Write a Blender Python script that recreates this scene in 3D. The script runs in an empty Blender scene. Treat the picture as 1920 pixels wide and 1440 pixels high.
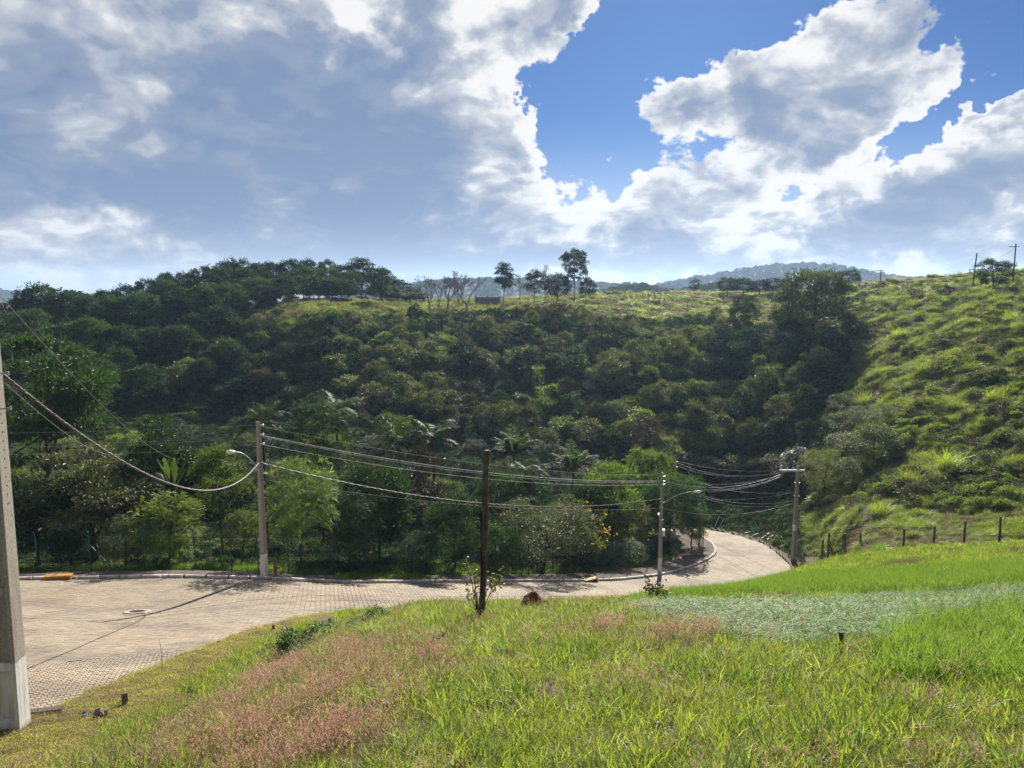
import bpy, math, random
import numpy as np
from mathutils import Vector, Matrix

SC = bpy.context.scene
COL = SC.collection
R = math.radians

# ------------------------------------------------------------------ camera
PITCH = R(7.0)
FPX = 1442.0
cam_d = bpy.data.cameras.new('camera')
cam_d.sensor_width = 36.0
cam_d.lens = 36.0 * FPX / 1920.0
cam_d.clip_start = 0.05
cam_d.clip_end = 20000
cam = bpy.data.objects.new('camera', cam_d)
COL.objects.link(cam)
cam.location = (0, 0, 0)
cam.rotation_euler = (math.pi / 2 - PITCH, 0, 0)
SC.camera = cam
CT, ST = math.cos(PITCH), math.sin(PITCH)


def ray(px, py):
    u = (px - 960.0) / FPX
    v = (720.0 - py) / FPX
    return u, CT + v * ST, -ST + v * CT


def P(px, py, Y):
    """world point seen at photograph pixel (px, py), Y metres ahead"""
    a, b, c = ray(px, py)
    k = Y / b
    return Vector((a * k, Y, c * k))


def proj(x, y, z):
    c = y * CT - z * ST
    c = np.where(np.abs(c) < 1e-6, 1e-6, c)
    return 960 + FPX * x / c, 720 - FPX * (y * ST + z * CT) / c


# ------------------------------------------------------------------ world: sky and clouds
SUN_AZ, SUN_EL = R(12.0), R(25.5)          # azimuth from +Y towards +X
world = bpy.data.worlds.new('World')
SC.world = world
world.use_nodes = True
WT = world.node_tree
WT.nodes.clear()


class NB:
    """small node builder"""

    def __init__(self, tree):
        self.t = tree

    def n(self, kind, **kw):
        nd = self.t.nodes.new(kind)
        for k, v in kw.items():
            setattr(nd, k, v)
        return nd

    def link(self, a, b):
        self.t.links.new(a, b)

    def put(self, sock, v):
        if isinstance(v, bpy.types.NodeSocket):
            self.t.links.new(v, sock)
        else:
            sock.default_value = v

    def m(self, op, a, b=None, c=None, clamp=False):
        nd = self.n('ShaderNodeMath', operation=op, use_clamp=clamp)
        self.put(nd.inputs[0], a)
        if b is not None:
            self.put(nd.inputs[1], b)
        if c is not None:
            self.put(nd.inputs[2], c)
        return nd.outputs[0]

    def vm(self, op, a, b=None):
        nd = self.n('ShaderNodeVectorMath', operation=op)
        self.put(nd.inputs[0], a)
        if b is not None:
            if op == 'SCALE':
                self.put(nd.inputs['Scale'], b)
            else:
                self.put(nd.inputs[1], b)
        return nd.outputs['Value'] if op in ('LENGTH', 'DOT_PRODUCT', 'DISTANCE') else nd.outputs[0]

    def mr(self, v, a, b, c=0.0, d=1.0, smooth=True):
        nd = self.n('ShaderNodeMapRange', interpolation_type='SMOOTHSTEP' if smooth else 'LINEAR')
        self.put(nd.inputs[0], v)
        for i, x in enumerate((a, b, c, d)):
            self.put(nd.inputs[i + 1], x)
        return nd.outputs[0]

    def noise(self, vec, scale, detail=4, rough=0.55, dist=0.0, lac=2.0, kind='FBM', dims='3D'):
        nd = self.n('ShaderNodeTexNoise', noise_dimensions=dims)
        try:
            nd.noise_type = kind
        except Exception:
            pass
        if vec is not None:
            self.put(nd.inputs['Vector'], vec)
        nd.inputs['Scale'].default_value = scale
        nd.inputs['Detail'].default_value = detail
        nd.inputs['Roughness'].default_value = rough
        nd.inputs['Lacunarity'].default_value = lac
        nd.inputs['Distortion'].default_value = dist
        return nd.outputs[0]

    def mix(self, fac, a, b, blend='MIX'):
        nd = self.n('ShaderNodeMix', data_type='RGBA', blend_type=blend)
        self.put(nd.inputs[0], fac)
        for s, v in ((nd.inputs[6], a), (nd.inputs[7], b)):
            if isinstance(v, bpy.types.NodeSocket):
                self.t.links.new(v, s)
            else:
                s.default_value = (*v, 1.0) if len(v) == 3 else v
        return nd.outputs[2]


def build_sky():
    b = NB(WT)
    sky = b.n('ShaderNodeTexSky', sky_type='NISHITA')
    sky.sun_disc = False
    sky.sun_elevation = SUN_EL
    sky.sun_rotation = SUN_AZ
    sky.altitude = 800
    sky.air_density = 1.0
    sky.dust_density = 0.4
    sky.ozone_density = 2.0
    tc = b.n('ShaderNodeTexCoord')
    d = tc.outputs['Generated']
    sep = b.n('ShaderNodeSeparateXYZ')
    b.link(d, sep.inputs[0])
    x, y, z = sep.outputs
    az = b.m('ARCTAN2', x, y)
    el = b.m('ARCSINE', z)
    ae = b.n('ShaderNodeCombineXYZ')
    b.put(ae.inputs[0], az)
    b.put(ae.inputs[1], el)
    wa = b.n('ShaderNodeTexNoise')
    b.put(wa.inputs['Vector'], d)
    wa.inputs['Scale'].default_value = 7.0
    wa.inputs['Detail'].default_value = 5
    wa.inputs['Roughness'].default_value = 0.6
    ae = b.vm('ADD', ae.outputs[0], b.vm('SCALE', b.vm('SUBTRACT', wa.outputs['Color'], (0.5, 0.5, 0.5)), 0.26))
    # cloud noise coordinates: finer and flatter towards the horizon
    zz = b.m('MAXIMUM', z, 0.0)
    k = b.m('DIVIDE', 1.0, b.m('ADD', zz, 0.5))
    cv = b.n('ShaderNodeCombineXYZ')
    b.put(cv.inputs[0], x)
    b.put(cv.inputs[1], y)
    b.put(cv.inputs[2], b.m('MULTIPLY', z, 1.3))
    pv = b.vm('SCALE', cv.outputs[0], k)
    warp = b.n('ShaderNodeTexNoise')
    b.put(warp.inputs['Vector'], pv)
    warp.inputs['Scale'].default_value = 3.6
    warp.inputs['Detail'].default_value = 3
    wv = b.vm('SCALE', b.vm('SUBTRACT', warp.outputs['Color'], (0.5, 0.5, 0.5)), 0.2)
    pw = b.vm('ADD', pv, wv)
    # the same coordinates a small step towards the sun, for the lit side of each billow
    sdir = (math.sin(SUN_AZ) * 0.02, 0.0, 0.05)
    pl = b.vm('ADD', pw, sdir)

    def puff(vec):
        v = b.n('ShaderNodeTexVoronoi', voronoi_dimensions='3D', feature='F1')
        v.normalize = True
        b.put(v.inputs['Vector'], vec)
        v.inputs['Scale'].default_value = 7.0
        v.inputs['Detail'].default_value = 2.5
        v.inputs['Roughness'].default_value = 0.55
        v.inputs['Lacunarity'].default_value = 2.1
        return b.m('SUBTRACT', 1.0, v.outputs['Distance'])
    n_big = b.noise(pw, 2.6, 3, 0.5)
    v_a, v_b = puff(pw), puff(pl)
    n_a = b.noise(pw, 5.0, 8, 0.62)
    n_s = b.noise(pv, 17.0, 4, 0.62)

    def blobs(lst):
        acc = None
        for (px, py, rx, ry, rot, wgt) in lst:
            a, bb, c = ray(px, py)
            L = math.sqrt(a * a + bb * bb + c * c)
            A, E = math.atan2(a, bb), math.asin(c / L)
            mp = b.n('ShaderNodeMapping', vector_type='TEXTURE')
            b.put(mp.inputs['Vector'], ae)
            mp.inputs['Location'].default_value = (A, E, 0)
            mp.inputs['Rotation'].default_value = (0, 0, R(rot))
            mp.inputs['Scale'].default_value = (rx / FPX, ry / FPX, 1)
            v = b.mr(b.vm('LENGTH', mp.outputs[0]), 1.35, 0.25, 0.0, wgt)
            acc = v if acc is None else b.m('ADD', acc, v)
        return acc

    # cover: positive weights gather cloud, negative ones open blue gaps (pixel, radii, tilt, weight)
    cover = blobs(CLOUD_COVER)
    dark = blobs(CLOUD_DARK)
    base = b.mr(n_big, 0.35, 0.75, -0.50, 0.25)
    form = b.m('ADD', cover, base)
    dens = b.m('ADD', form, b.m('ADD', b.m('MULTIPLY', b.m('SUBTRACT', n_a, 0.5), CLOUD_A),
                                b.m('MULTIPLY', b.m('SUBTRACT', v_a, 0.62), CLOUD_V)))
    alpha = b.mr(dens, 0.0, 0.22)
    # light: thin cloud lets the sun through, thick cloud is grey; billows lit from the sun's side
    relief = b.m('MULTIPLY', b.m('SUBTRACT', v_a, v_b), CLOUD_RELIEF)
    thick = b.m('ADD', b.mr(b.m('ADD', b.m('MULTIPLY', form, 0.6), b.m('MULTIPLY', dens, 0.4)), 0.05, 1.30),
                b.m('SUBTRACT', dark, relief))
    thick = b.m('ADD', thick, b.m('MULTIPLY', b.m('SUBTRACT', n_a, 0.5), 2.3))
    thick = b.m('ADD', thick, b.m('MULTIPLY', b.m('SUBTRACT', n_s, 0.5), 0.7))
    ramp = b.n('ShaderNodeValToRGB')
    b.put(ramp.inputs[0], b.m('MULTIPLY', thick, 0.55, clamp=True))
    cr = ramp.color_ramp
    cr.interpolation = 'LINEAR'
    pts = CLOUD_RAMP
    while len(cr.elements) < len(pts):
        cr.elements.new(0.5)
    for e, (p, c) in zip(cr.elements, pts):
        e.position = p
        e.color = (*c, 1)
    # clouds far off sink into pale warm haze near the horizon
    low = b.mr(el, 0.10, -0.005)
    ccol = b.mix(b.m('MULTIPLY', low, 0.45), ramp.outputs[0], (0.50, 0.55, 0.60))
    skyc = b.vm('MULTIPLY', b.vm('SCALE', sky.outputs[0], SKY_STRENGTH), SKY_TINT)
    skyc = b.mix(b.mr(el, 0.22, 0.0, 0.0, 0.8), skyc, (0.30, 0.36, 0.44))
    out = b.mix(alpha, skyc, b.vm('SCALE', ccol, CLOUD_GAIN))
    bg = b.n('ShaderNodeBackground')
    b.link(out, bg.inputs[0])
    bg.inputs[1].default_value = 1.0
    o = b.n('ShaderNodeOutputWorld')
    b.link(bg.outputs[0], o.inputs[0])


SKY_STRENGTH = 0.05
SKY_TINT = (0.155, 0.30, 0.56)
CLOUD_GAIN = 0.45
CLOUD_A = 3.3
CLOUD_V = 1.3
CLOUD_RELIEF = 3.4
CLOUD_RAMP = [(0.0, (0.95, 0.94, 0.92)), (0.12, (0.86, 0.87, 0.88)), (0.34, (0.52, 0.56, 0.63)),
              (0.62, (0.29, 0.355, 0.49)), (1.0, (0.20, 0.28, 0.45))]
CLOUD_COVER = [
    (330, 230, 660, 320, 0, 1.2), (100, 40, 420, 200, 0, 0.5), (-500, 250, 500, 320, 0, 0.6), (2350, 300, 420, 240, 0, 0.5), (800, 330, 300, 170, -25, 0.5),
    (850, 110, 110, 230, 0, 0.35), (1040, 30, 150, 90, 10, 1.0), (930, 260, 100, 110, 0, 0.3), (985, 200, 34, 60, -8, 0.45), (1040, 310, 60, 40, 0, 0.3), (850, 515, 620, 60, 0, 0.6), (1240, 310, 50, 30, 0, 0.3),
    (1080, 390, 320, 100, -4, 0.95), (1375, 200, 150, 190, 20, 1.0), (1630, 90, 210, 130, 12, 1.0),
    (1600, 225, 160, 70, 15, 0.5), (1820, 310, 320, 130, 24, 1.0), (1560, 420, 440, 80, 8, 0.75),
    (1300, 480, 560, 60, 0, 0.65), (200, 480, 500, 80, -8, 0.75), (1700, 480, 440, 60, 0, 0.6), (1600, 330, 90, 30, 0, 0.2),
    (1200, 262, 50, 34, 20, 0.45), (1860, 95, 90, 50, 25, 0.4),
    (1130, 200, 120, 160, 0, -1.0), (1250, 60, 190, 100, 0, -1.0), (1020, 150, 130, 70, -10, -0.85),
    (1265, 330, 110, 55, -20, -0.6), (1690, 280, 200, 38, 25, -1.0), (1850, 165, 140, 50, 25, -0.7),
    (1870, 20, 110, 70, 0, -0.8), (1450, 40, 130, 60, 20, -0.6), (60, 545, 260, 22, 0, -0.3),
]
CLOUD_DARK = [
    (380, 260, 600, 260, 4, 0.75), (560, 430, 420, 100, -8, 0.55), (650, 230, 260, 190, 0, 0.3),
    (40, 60, 200, 120, 0, -0.8), (660, 50, 90, 80, 0, -0.9), (120, 450, 420, 70, -10, -0.9),
    (890, 130, 110, 260, 0, -0.6), (1000, 330, 220, 120, -30, -0.5), (1390, 230, 75, 100, 20, 0.35), (1520, 130, 120, 90, 20, -0.35), (1600, 240, 150, 50, 15, -0.35),
    (1690, 105, 110, 50, 10, 0.4), (1830, 390, 260, 80, 20, 0.45), (1640, 360, 300, 26, 20, -0.4), (1500, 470, 420, 40, 0, 0.2),
    (900, 490, 420, 70, 0, 0.55), (1050, 470, 300, 40, 0, 0.3), (690, 345, 60, 22, -30, -0.45),
    (220, 200, 160, 60, 35, -0.45), (560, 360, 120, 40, 20, -0.3), (330, 60, 120, 70, 30, -0.35), (1200, 430, 200, 50, 0, -0.35), (1480, 400, 160, 40, 10, -0.35), (1750, 455, 240, 22, 8, -0.4), (1880, 300, 120, 60, 20, -0.3),
]
build_sky()

# ------------------------------------------------------------------ sun and exposure
sun_d = bpy.data.lights.new('sun', 'SUN')
sun_d.energy = 5.0
sun_d.angle = R(0.6)
sun_d.color = (1.0, 0.93, 0.82)
sun = bpy.data.objects.new('sun', sun_d)
COL.objects.link(sun)
to_sun = Vector((math.sin(SUN_AZ) * math.cos(SUN_EL), math.cos(SUN_AZ) * math.cos(SUN_EL), math.sin(SUN_EL)))
sun.rotation_euler = to_sun.to_track_quat('Z', 'Y').to_euler()

vs = SC.view_settings
vs.view_transform = 'Standard'
vs.look = 'None'
vs.gamma = 1.0
vs.use_curve_mapping = False
vs.exposure = 1.1
HAZE = 0.00017
SC.render.engine = 'CYCLES'
cy = SC.cycles
cy.max_bounces = 6
cy.diffuse_bounces = 3
cy.glossy_bounces = 2
cy.transmission_bounces = 3
cy.transparent_max_bounces = 6
cy.volume_bounces = 0
cy.use_denoising = True
cy.denoising_input_passes = 'RGB_ALBEDO_NORMAL'
cy.denoising_prefilter = 'NONE'
cy.sample_clamp_indirect = 6.0

# ------------------------------------------------------------------ helpers
rng = np.random.default_rng(7)
random.seed(7)


def tag(o, label=None, cat=None, group=None, kind=None):
    if label:
        o['label'] = label
    if cat:
        o['category'] = cat
    if group:
        o['group'] = group
    if kind:
        o['kind'] = kind
    return o


def link(o, parent=None):
    COL.objects.link(o)
    if parent is not None:
        o.parent = parent
    return o


def empty(name, loc=(0, 0, 0), rz=0.0):
    o = bpy.data.objects.new(name, None)
    o.empty_display_size = 0.3
    o.location = loc
    o.rotation_euler = (0, 0, rz)
    return link(o)


def mesh_np(name, V, F, mat=None, smooth=False):
    """mesh from arrays; F is (n, 3) or (n, 4)"""
    V = np.asarray(V, dtype=np.float32)
    F = np.asarray(F, dtype=np.int32)
    me = bpy.data.meshes.new(name)
    n, k = F.shape
    me.vertices.add(len(V))
    me.vertices.foreach_set('co', V.ravel())
    me.loops.add(n * k)
    me.loops.foreach_set('vertex_index', F.ravel())
    me.polygons.add(n)
    me.polygons.foreach_set('loop_start', np.arange(0, n * k, k, dtype=np.int32))
    me.polygons.foreach_set('use_smooth', np.full(n, smooth, dtype=bool))
    me.update(calc_edges=True)
    me.validate()
    if mat:
        me.materials.append(mat)
    return me


class MB:
    """collects primitives into one mesh"""

    def __init__(self):
        self.v, self.f = [], []

    def add(self, V, F):
        n = len(self.v)
        self.v.extend([tuple(p) for p in V])
        self.f.extend([tuple(i + n for i in q) for q in F])
        return self

    def box(self, c, s, rz=0.0, mat=None):
        x, y, z = (q / 2 for q in s)
        V = [Vector((a * x, b * y, d * z)) for d in (-1, 1) for a, b in ((-1, -1), (1, -1), (1, 1), (-1, 1))]
        M = Matrix.Rotation(rz, 3, 'Z') if mat is None else mat
        V = [M @ p + Vector(c) for p in V]
        return self.add(V, [(3, 2, 1, 0), (4, 5, 6, 7), (0, 1, 5, 4), (1, 2, 6, 5), (2, 3, 7, 6), (3, 0, 4, 7)])

    def tube(self, pts, rad, n=8, cap=True):
        pts = [Vector(p) for p in pts]
        if not hasattr(rad, '__len__'):
            rad = [rad] * len(pts)
        V, F = [], []
        for i, p in enumerate(pts):
            t = (pts[min(i + 1, len(pts) - 1)] - pts[max(i - 1, 0)]).normalized()
            up = Vector((0, 0, 1)) if abs(t.z) < 0.9 else Vector((1, 0, 0))
            a = t.cross(up).normalized()
            b = t.cross(a)
            for k in range(n):
                w = 2 * math.pi * k / n
                V.append(p + (a * math.cos(w) + b * math.sin(w)) * rad[i])
        for i in range(len(pts) - 1):
            for k in range(n):
                k2 = (k + 1) % n
                F.append((i * n + k, i * n + k2, (i + 1) * n + k2, (i + 1) * n + k))
        if cap:
            F.append(tuple(range(n)))
            F.append(tuple(reversed(range((len(pts) - 1) * n, len(pts) * n))))
        return self.add(V, F)

    def lathe(self, prof, n=16, c=(0, 0, 0)):
        """prof: list of (r, z)"""
        V, F = [], []
        for r, z in prof:
            for k in range(n):
                w = 2 * math.pi * k / n
                V.append((c[0] + r * math.cos(w), c[1] + r * math.sin(w), c[2] + z))
        for i in range(len(prof) - 1):
            for k in range(n):
                k2 = (k + 1) % n
                F.append((i * n + k, i * n + k2, (i + 1) * n + k2, (i + 1) * n + k))
        F.append(tuple(reversed(range(n))))
        F.append(tuple(range((len(prof) - 1) * n, len(prof) * n)))
        return self.add(V, F)

    def build(self, name, mat, parent=None, smooth=False):
        me = bpy.data.meshes.new(name)
        me.from_pydata(self.v, [], self.f)
        if mat:
            me.materials.append(mat)
        if smooth:
            me.polygons.foreach_set('use_smooth', [True] * len(me.polygons))
        me.update()
        return link(bpy.data.objects.new(name, me), parent)


def part(name, me, parent):
    return link(bpy.data.objects.new(name, me), parent)


def copy_tree(o, parent=None):
    c = o.copy()
    link(c)
    if parent is not None:
        c.parent = parent
    for ch in list(o.children):
        copy_tree(ch, c)
    return c


# ------------------------------------------------------------------ materials
def new_mat(name):
    m = bpy.data.materials.new(name)
    m.use_nodes = True
    m.node_tree.nodes.clear()
    return m, NB(m.node_tree)


def out_mat(b, shader, disp=None):
    o = b.n('ShaderNodeOutputMaterial')
    b.link(shader, o.inputs[0])


def princ(b, col, rough=0.7, spec=0.3, normal=None, metal=0.0):
    p = b.n('ShaderNodeBsdfPrincipled')
    b.put(p.inputs['Base Color'], col if isinstance(col, bpy.types.NodeSocket) else (*col, 1))
    b.put(p.inputs['Roughness'], rough)
    p.inputs['Specular IOR Level'].default_value = spec
    p.inputs['Metallic'].default_value = metal
    if normal is not None:
        b.link(normal, p.inputs['Normal'])
    return p.outputs[0]


def bump(b, h, strength=0.3, dist=0.02):
    n = b.n('ShaderNodeBump')
    n.inputs['Strength'].default_value = strength
    n.inputs['Distance'].default_value = dist
    b.link(h, n.inputs['Height'])
    return n.outputs[0]


def mat_leaf(name, c1, c2, trans, tfac=0.45, rough=0.45, spec=0.45, jitter=0.35, objcol=False):
    """leaf: varies from leaf to leaf and from plant to plant, lets light through"""
    m, b = new_mat(name)
    geo = b.n('ShaderNodeNewGeometry')
    oi = b.n('ShaderNodeObjectInfo')
    col = b.mix(geo.outputs['Random Per Island'], c1, c2)
    val = b.m('MULTIPLY', b.m('ADD', 1 - jitter, b.m('MULTIPLY', oi.outputs['Random'], 2 * jitter)),
              b.m('ADD', 0.75, b.m('MULTIPLY', geo.outputs['Random Per Island'], 0.5)))
    col = b.vm('SCALE', col, val)
    tcol = b.vm('SCALE', b.mix(geo.outputs['Random Per Island'], trans, tuple(0.6 * t for t in trans)), val)
    if objcol:
        col = b.vm('MULTIPLY', col, oi.outputs['Color'])
        tcol = b.vm('MULTIPLY', tcol, oi.outputs['Color'])
    p = princ(b, col, rough, spec)
    t = b.n('ShaderNodeBsdfTranslucent')
    b.link(tcol, t.inputs[0])
    mx = b.n('ShaderNodeMixShader')
    mx.inputs[0].default_value = tfac
    b.link(p, mx.inputs[1])
    b.link(t.outputs[0], mx.inputs[2])
    out_mat(b, mx.outputs[0])
    return m


def mat_plain(name, c1, c2=None, scale=8.0, rough=0.8, spec=0.25, bmp=0.2, metal=0.0, detail=5):
    m, b = new_mat(name)
    tc = b.n('ShaderNodeTexCoord')
    n = b.noise(tc.outputs['Object'], scale, detail, 0.6)
    col = b.mix(b.mr(n, 0.3, 0.7), c1, c2 or tuple(0.7 * c for c in c1))
    out_mat(b, princ(b, col, rough, spec, bump(b, n, bmp, 0.02) if bmp else None, metal))
    return m


def mat_concrete_pole(name, paint_z):
    """grey cast concrete with a whitewashed foot up to paint_z, streaked and dirty"""
    m, b = new_mat(name)
    tc = b.n('ShaderNodeTexCoord')
    o = tc.outputs['Object']
    sp = b.n('ShaderNodeSeparateXYZ')
    b.link(o, sp.inputs[0])
    mp = b.n('ShaderNodeMapping')
    b.link(o, mp.inputs[0])
    mp.inputs['Scale'].default_value = (9, 9, 0.9)
    streak = b.noise(mp.outputs[0], 1.0, 5, 0.65)
    grain = b.noise(o, 30, 4, 0.6)
    col = b.mix(b.mr(streak, 0.35, 0.7), (0.43, 0.39, 0.33), (0.31, 0.28, 0.235))
    col = b.mix(b.mr(grain, 0.42, 0.72, 0, 0.55), col, (0.13, 0.115, 0.10))
    white = b.mix(b.mr(streak, 0.42, 0.72, 0, 0.8), (0.72, 0.71, 0.69), (0.40, 0.37, 0.33))
    edge = b.m('ADD', sp.outputs[2], b.m('MULTIPLY', b.m('SUBTRACT', b.noise(o, 12, 3), 0.5), 0.04))
    col = b.mix(b.mr(edge, paint_z - 0.01, paint_z + 0.01, 1, 0), col, white)
    soil = b.m('ADD', sp.outputs[2], b.m('MULTIPLY', b.m('SUBTRACT', b.noise(o, 6, 4), 0.5), 0.5))
    col = b.mix(b.mr(soil, 0.0, 0.28, 0.75, 0), col, (0.12, 0.085, 0.06))
    out_mat(b, princ(b, col, 0.85, 0.2, bump(b, grain, 0.25, 0.01)))
    return m


M = {}
M['pole'] = mat_concrete_pole('pole_concrete', 1.36)
M['pole_plain'] = mat_concrete_pole('pole_concrete_bare', -2.0)
M['steel'] = mat_plain('galvanised_steel', (0.42, 0.43, 0.44), (0.33, 0.33, 0.33), 20, 0.45, 0.5, 0.05, 0.6)
M['porcelain'] = mat_plain('porcelain', (0.75, 0.75, 0.73), (0.65, 0.64, 0.62), 20, 0.3, 0.5, 0)
M['black'] = mat_plain('black_cable', (0.025, 0.025, 0.028), (0.04, 0.04, 0.04), 20, 0.5, 0.4, 0)
M['cable_grey'] = mat_plain('aluminium_cable', (0.20, 0.20, 0.21), (0.14, 0.14, 0.145), 14, 0.55, 0.4, 0, 0.2)
M['cable_red'] = mat_plain('red_cable', (0.20, 0.055, 0.045), (0.14, 0.05, 0.04), 20, 0.5, 0.4, 0)
M['cable_pale'] = mat_plain('pale_cable', (0.36, 0.33, 0.30), (0.26, 0.23, 0.21), 20, 0.5, 0.4, 0)
M['wood'] = mat_plain('weathered_post', (0.065, 0.045, 0.035), (0.15, 0.115, 0.095), 7, 0.8, 0.2, 0.7)
M['grey_wood'] = mat_plain('grey_wood', (0.16, 0.13, 0.11), (0.08, 0.065, 0.055), 12, 0.85, 0.2, 0.6)
M['fence_green'] = mat_plain('green_fence_paint', (0.012, 0.085, 0.085), (0.015, 0.06, 0.065), 15, 0.4, 0.5, 0)
M['fence_wire'] = mat_plain('fence_wire', (0.016, 0.07, 0.065), (0.012, 0.05, 0.05), 15, 0.85, 0.08, 0)
M['hydrant'] = mat_plain('faded_red_paint', (0.34, 0.075, 0.07), (0.26, 0.07, 0.065), 12, 0.5, 0.4, 0.1)
M['yellow'] = mat_plain('yellow_paint', (0.60, 0.30, 0.035), (0.42, 0.20, 0.04), 5, 0.7, 0.3, 0.2)
M['hole_shade'] = mat_plain('hole_shade', (0.015, 0.014, 0.013), None, 5, 0.95, 0.05, 0)  # near-black colour standing in for the shade inside holes
M['termite'] = mat_plain('termite_soil', (0.14, 0.065, 0.04), (0.06, 0.03, 0.02), 9, 0.95, 0.1, 1.0)
M['rock'] = mat_plain('rock', (0.24, 0.21, 0.18), (0.09, 0.075, 0.06), 14, 0.9, 0.2, 0.8)
M['stake'] = mat_plain('stake_concrete', (0.20, 0.16, 0.14), (0.11, 0.09, 0.08), 20, 0.9, 0.2, 0.4)
M['cast_iron'] = mat_plain('cast_iron', (0.10, 0.08, 0.07), (0.16, 0.12, 0.09), 30, 0.6, 0.4, 0.4)
M['pale_concrete'] = mat_plain('pale_concrete', (0.45, 0.41, 0.35), (0.32, 0.28, 0.23), 9, 0.9, 0.2, 0.3)
M['wall_grey'] = mat_plain('grey_wall', (0.22, 0.22, 0.23), (0.17, 0.17, 0.18), 1.5, 0.9, 0.2, 0.2)
M['kerb_dark'] = mat_plain('dark_kerb', (0.24, 0.20, 0.165), (0.10, 0.08, 0.065), 3, 0.9, 0.15, 0.4)  # darker, browner kerb tone mottled by noise
M['white_pipe'] = mat_plain('white_pipe', (0.72, 0.72, 0.70), (0.55, 0.53, 0.50), 10, 0.5, 0.4, 0)
M['blue_plastic'] = mat_plain('blue_plastic', (0.12, 0.25, 0.6), (0.1, 0.2, 0.5), 10, 0.4, 0.5, 0)
M['hose'] = mat_plain('hose', (0.26, 0.22, 0.17), (0.18, 0.15, 0.12), 3, 0.6, 0.3, 0)
M['bark'] = mat_plain('bark', (0.11, 0.085, 0.065), (0.055, 0.042, 0.034), 10, 0.9, 0.15, 0.6)
M['bark_pale'] = mat_plain('pale_bark', (0.30, 0.26, 0.22), (0.18, 0.15, 0.125), 8, 0.85, 0.2, 0.4)

def mat_kerb():
    m, b = new_mat('whitewashed_kerb')
    tc = b.n('ShaderNodeTexCoord')
    geo = b.n('ShaderNodeNewGeometry')
    oi = b.n('ShaderNodeObjectInfo')
    n = b.noise(geo.outputs['Position'], 1.6, 6, 0.65)
    n2 = b.noise(geo.outputs['Position'], 9.0, 4, 0.65)
    col = b.mix(b.mr(n, 0.38, 0.66), (0.62, 0.59, 0.55), (0.36, 0.30, 0.26))
    col = b.mix(b.mr(n2, 0.5, 0.75, 0, 0.6), col, (0.17, 0.12, 0.095))
    sp = b.n('ShaderNodeSeparateXYZ')
    b.link(tc.outputs['Object'], sp.inputs[0])
    dirt = b.m('ADD', sp.outputs[2], b.m('MULTIPLY', b.m('SUBTRACT', n2, 0.5), 0.14))
    col = b.mix(b.mr(dirt, -0.02, 0.06, 0.85, 0), col, (0.22, 0.125, 0.08))
    col = b.vm('SCALE', col, b.m('ADD', 0.82, b.m('MULTIPLY', oi.outputs['Random'], 0.3)))
    out_mat(b, princ(b, col, 0.85, 0.2, bump(b, n2, 0.3, 0.01)))
    return m


def mat_pavers(joint=False):
    m, b = new_mat('paver_joint_soil' if joint else 'concrete_pavers')
    geo = b.n('ShaderNodeNewGeometry')
    oi = b.n('ShaderNodeObjectInfo')
    pos = geo.outputs['Position']
    big = b.noise(pos, 0.22, 5, 0.6)
    mid = b.noise(pos, 1.1, 5, 0.6)
    fine = b.noise(pos, 26, 3, 0.6)
    rnd = b.m('FRACT', b.m('ADD', geo.outputs['Random Per Island'], oi.outputs['Random']))
    if joint:
        col = b.mix(b.mr(mid, 0.35, 0.65), (0.085, 0.062, 0.047), (0.15, 0.10, 0.07))
    else:
        col = b.mix(rnd, (0.285, 0.235, 0.17), (0.40, 0.335, 0.245))
        col = b.mix(b.mr(mid, 0.42, 0.7, 0, 0.5), col, (0.24, 0.20, 0.165))
        col = b.mix(b.mr(fine, 0.45, 0.8, 0, 0.35), col, (0.2, 0.17, 0.14))
    # red earth washed over the paving
    col = b.mix(b.mr(big, 0.50, 0.72, 0, 0.45), col, (0.34, 0.215, 0.14))
    track = b.noise(pos, 0.35, 3, 0.5)
    col = b.mix(b.mr(track, 0.48, 0.66, 0, 0.6), col, (0.17, 0.145, 0.115))
    spots = b.noise(pos, 0.55, 6, 0.7)
    col = b.mix(b.mr(spots, 0.62, 0.72, 0, 0.75), col, (0.40, 0.19, 0.105))
    out_mat(b, princ(b, col, 0.85, 0.25, bump(b, fine, 0.25, 0.006)))
    return m


def mat_ground():
    """bare soil with thatch, red where the cut slopes show"""
    m, b = new_mat('ground_soil')
    geo = b.n('ShaderNodeNewGeometry')
    pos = geo.outputs['Position']
    n1 = b.noise(pos, 0.09, 5, 0.6)
    n2 = b.noise(pos, 1.3, 6, 0.65)
    n3 = b.noise(pos, 14, 4, 0.65)
    col = b.mix(b.mr(n1, 0.38, 0.62), (0.075, 0.085, 0.028), (0.125, 0.105, 0.045))
    col = b.mix(b.mr(n2, 0.42, 0.68, 0, 0.8), col, (0.16, 0.115, 0.07))
    col = b.mix(b.mr(n3, 0.45, 0.75, 0, 0.6), col, (0.06, 0.045, 0.025))
    out_mat(b, princ(b, col, 0.95, 0.1, bump(b, n3, 0.6, 0.05)))
    return m


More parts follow.
